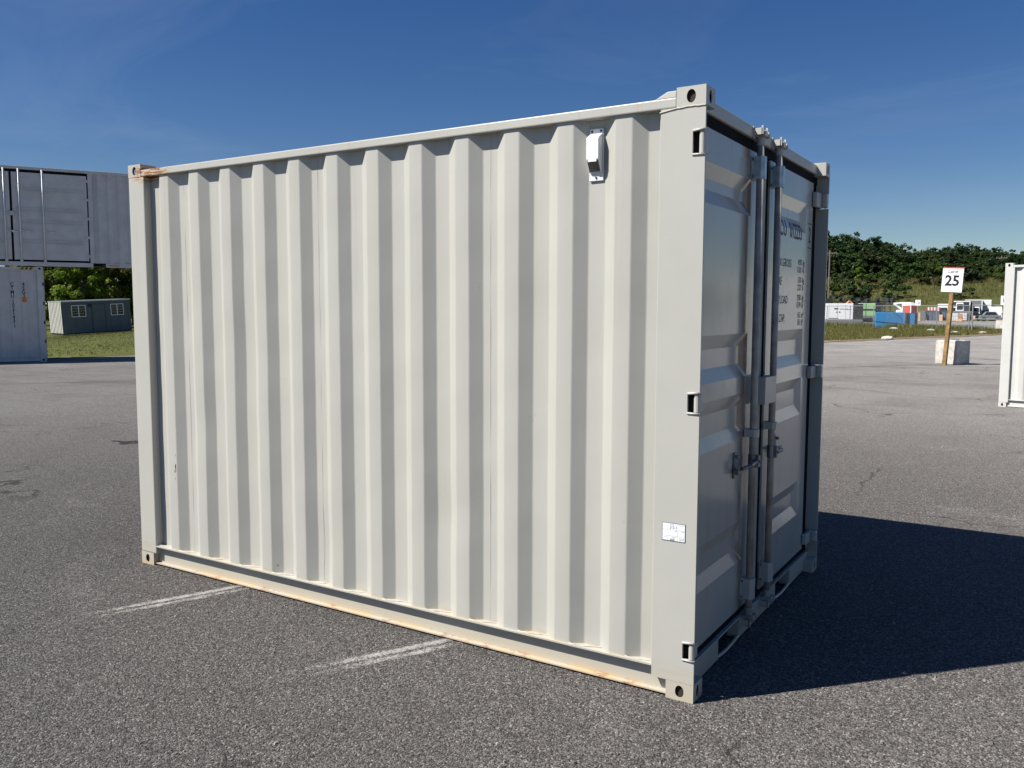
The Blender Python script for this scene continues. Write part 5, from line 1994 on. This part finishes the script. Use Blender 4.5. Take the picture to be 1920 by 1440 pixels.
# trees behind the site office on the left
lp = []
for i, (h, rx, rz_, mt, nc, nl, lf) in enumerate(((8.2, 2.5, 3.9, 'leaf_light', 46, 9000, 0.17), (8.8, 2.7, 4.2, 'leaf_far', 46, 9500, 0.17))):
    lp.append([tree_proto(500+i, h, rx, rz_, mt, nc, nl, lf), False])
LT = [(70, 80, 0, 0.95, 'light green tree beside the grey container stack, left of the site office'), (112, 78, 1, 0.95, 'mid green tree behind the left end of the site office'), (152, 76, 0, 0.9, 'yellow-green tree behind the first office window'),
      (196, 79, 0, 1.0, 'pale leafy tree behind the office door'), (238, 82, 1, 1.05, 'mid green tree behind the right end of the site office'), (285, 80, 1, 1.0, 'mid green tree next to the far post of the white container')]
for px, D, k, s, lab in LT:
    x, y = heading(px, D)
    root, u_ = lp[k]
    o = root if not u_ else copy_tree(root)
    lp[k][1] = True
    o.location = (x, y, lawn_h(x, y)-0.2)
    o.rotation_euler = (0, 0, px*0.37)
    o.scale = (s, s, s)
    tag(o, lab, 'tree', 'trees behind the site office')
SR = ['behind the grey container stack', 'behind the ribbed office end', 'above the left office window', 'above the office door', 'above the right office window', 'above the right office corner', 'behind the white container post']
for i, (px, D, k) in enumerate(((60, 92, 1), (95, 95, 1), (135, 92, 1), (172, 94, 1), (215, 90, 1), (250, 96, 1), (300, 93, 1))):
    x, y = heading(px, D)
    o = copy_tree(lp[k][0])
    o.location = (x, y, lawn_h(x, y)-0.3)
    o.rotation_euler = (0, 0, px*0.61)
    o.scale = (1.15, 1.15, 1.15)
    tag(o, 'mid green tree in the second row, '+SR[i], 'tree', 'second row of trees behind the site office')


# grass blades
def grass(name, n, fn, h0, h1, label, seed, mat='blade'):
    r = np.random.default_rng(seed)
    P = np.array([fn(r) for _ in range(n)])
    k = 3
    base = np.repeat(P, k, axis=0)
    m_ = len(base)
    base[:, :2] += r.normal(0, 0.07, (m_, 2))
    a = r.uniform(0, 6.28, m_)
    hh = r.uniform(h0, h1, m_)
    wv = 0.010 + 0.012*r.random(m_)
    dx, dy = np.cos(a), np.sin(a)
    v = np.empty((m_, 3, 3))
    v[:, 0] = base + np.stack([-dy*wv, dx*wv, 0*a], 1)
    v[:, 1] = base + np.stack([dy*wv, -dx*wv, 0*a], 1)
    ln = r.uniform(0.1, 0.6, m_)*hh
    v[:, 2] = base + np.stack([dx*ln, dy*ln, hh], 1)
    me = bpy.data.meshes.new(name)
    me.vertices.add(m_*3)
    me.vertices.foreach_set('co', v.reshape(-1))
    me.loops.add(m_*3)
    me.loops.foreach_set('vertex_index', np.arange(m_*3, dtype=np.int32))
    me.polygons.add(m_)
    me.polygons.foreach_set('loop_start', np.arange(0, m_*3, 3, dtype=np.int32))
    me.update(calc_edges=True)
    at = me.attributes.new('tone', 'FLOAT', 'FACE')
    at.data.foreach_set('value', np.clip(np.repeat(r.normal(0.45, 0.25, n), k)+r.normal(0, 0.1, m_), 0, 1).astype(np.float32))
    o = add(name, me, M[mat])
    tag(o, label, 'grass', kind='stuff')
    return o


def inside(p, poly):
    c = False
    for i in range(len(poly)):
        (x1, y1), (x2, y2) = poly[i], poly[i-1]
        if (y1 > p[1]) != (y2 > p[1]) and p[0] < (x2-x1)*(p[1]-y1)/(y2-y1)+x1: c = not c
    return c


def verge_pt(r):
    while True:
        q = heading(r.uniform(1490, 1900), 38 + 44*r.random())
        if inside(q, verge) and (q[0]-A1.x)*vn.x+(q[1]-A1.y)*vn.y > 0.7+r.random()*1.2: return (q[0], q[1], 0.012)


grass('verge_tufts', 22000, verge_pt, 0.05, 0.22, 'short green and straw grass of the verge before the fence', 5)


def fence_pt(r):
    t = r.uniform(0, 26)
    q = F1 - fd*t - vn*(-0.3) + vn*r.normal(0, 0.9) - vn*1.2
    return (q.x, q.y, 0.012)


grass('fence_weeds', 6000, fence_pt, 0.15, 0.55, 'taller weeds growing along the foot of the fence', 6)


def lawn_pt(r):
    b = e0.lerp(e1, r.uniform(0.05, 0.95))
    i = r.random()**0.8*40
    x, y = b.x - 0.4 - i, b.y + 22*i/70
    return (x, y, lawn_h(x, y)+0.06*math.sin(x*0.35+y*0.2)*min(1, i/16.2)-0.01)


grass('lawn_tufts', 26000, lawn_pt, 0.02, 0.06, 'short mown grass of the lawn before the site office', 9, 'lawn_blade')


def bank_pt(r):
    x, y = heading(r.uniform(1520, 1950), r.uniform(141, 186))
    return (x, y, hill(x, y)-0.02)


grass('bank_weeds', 14000, bank_pt, 0.3, 0.9, 'rough weeds covering the bank below the wood', 12)
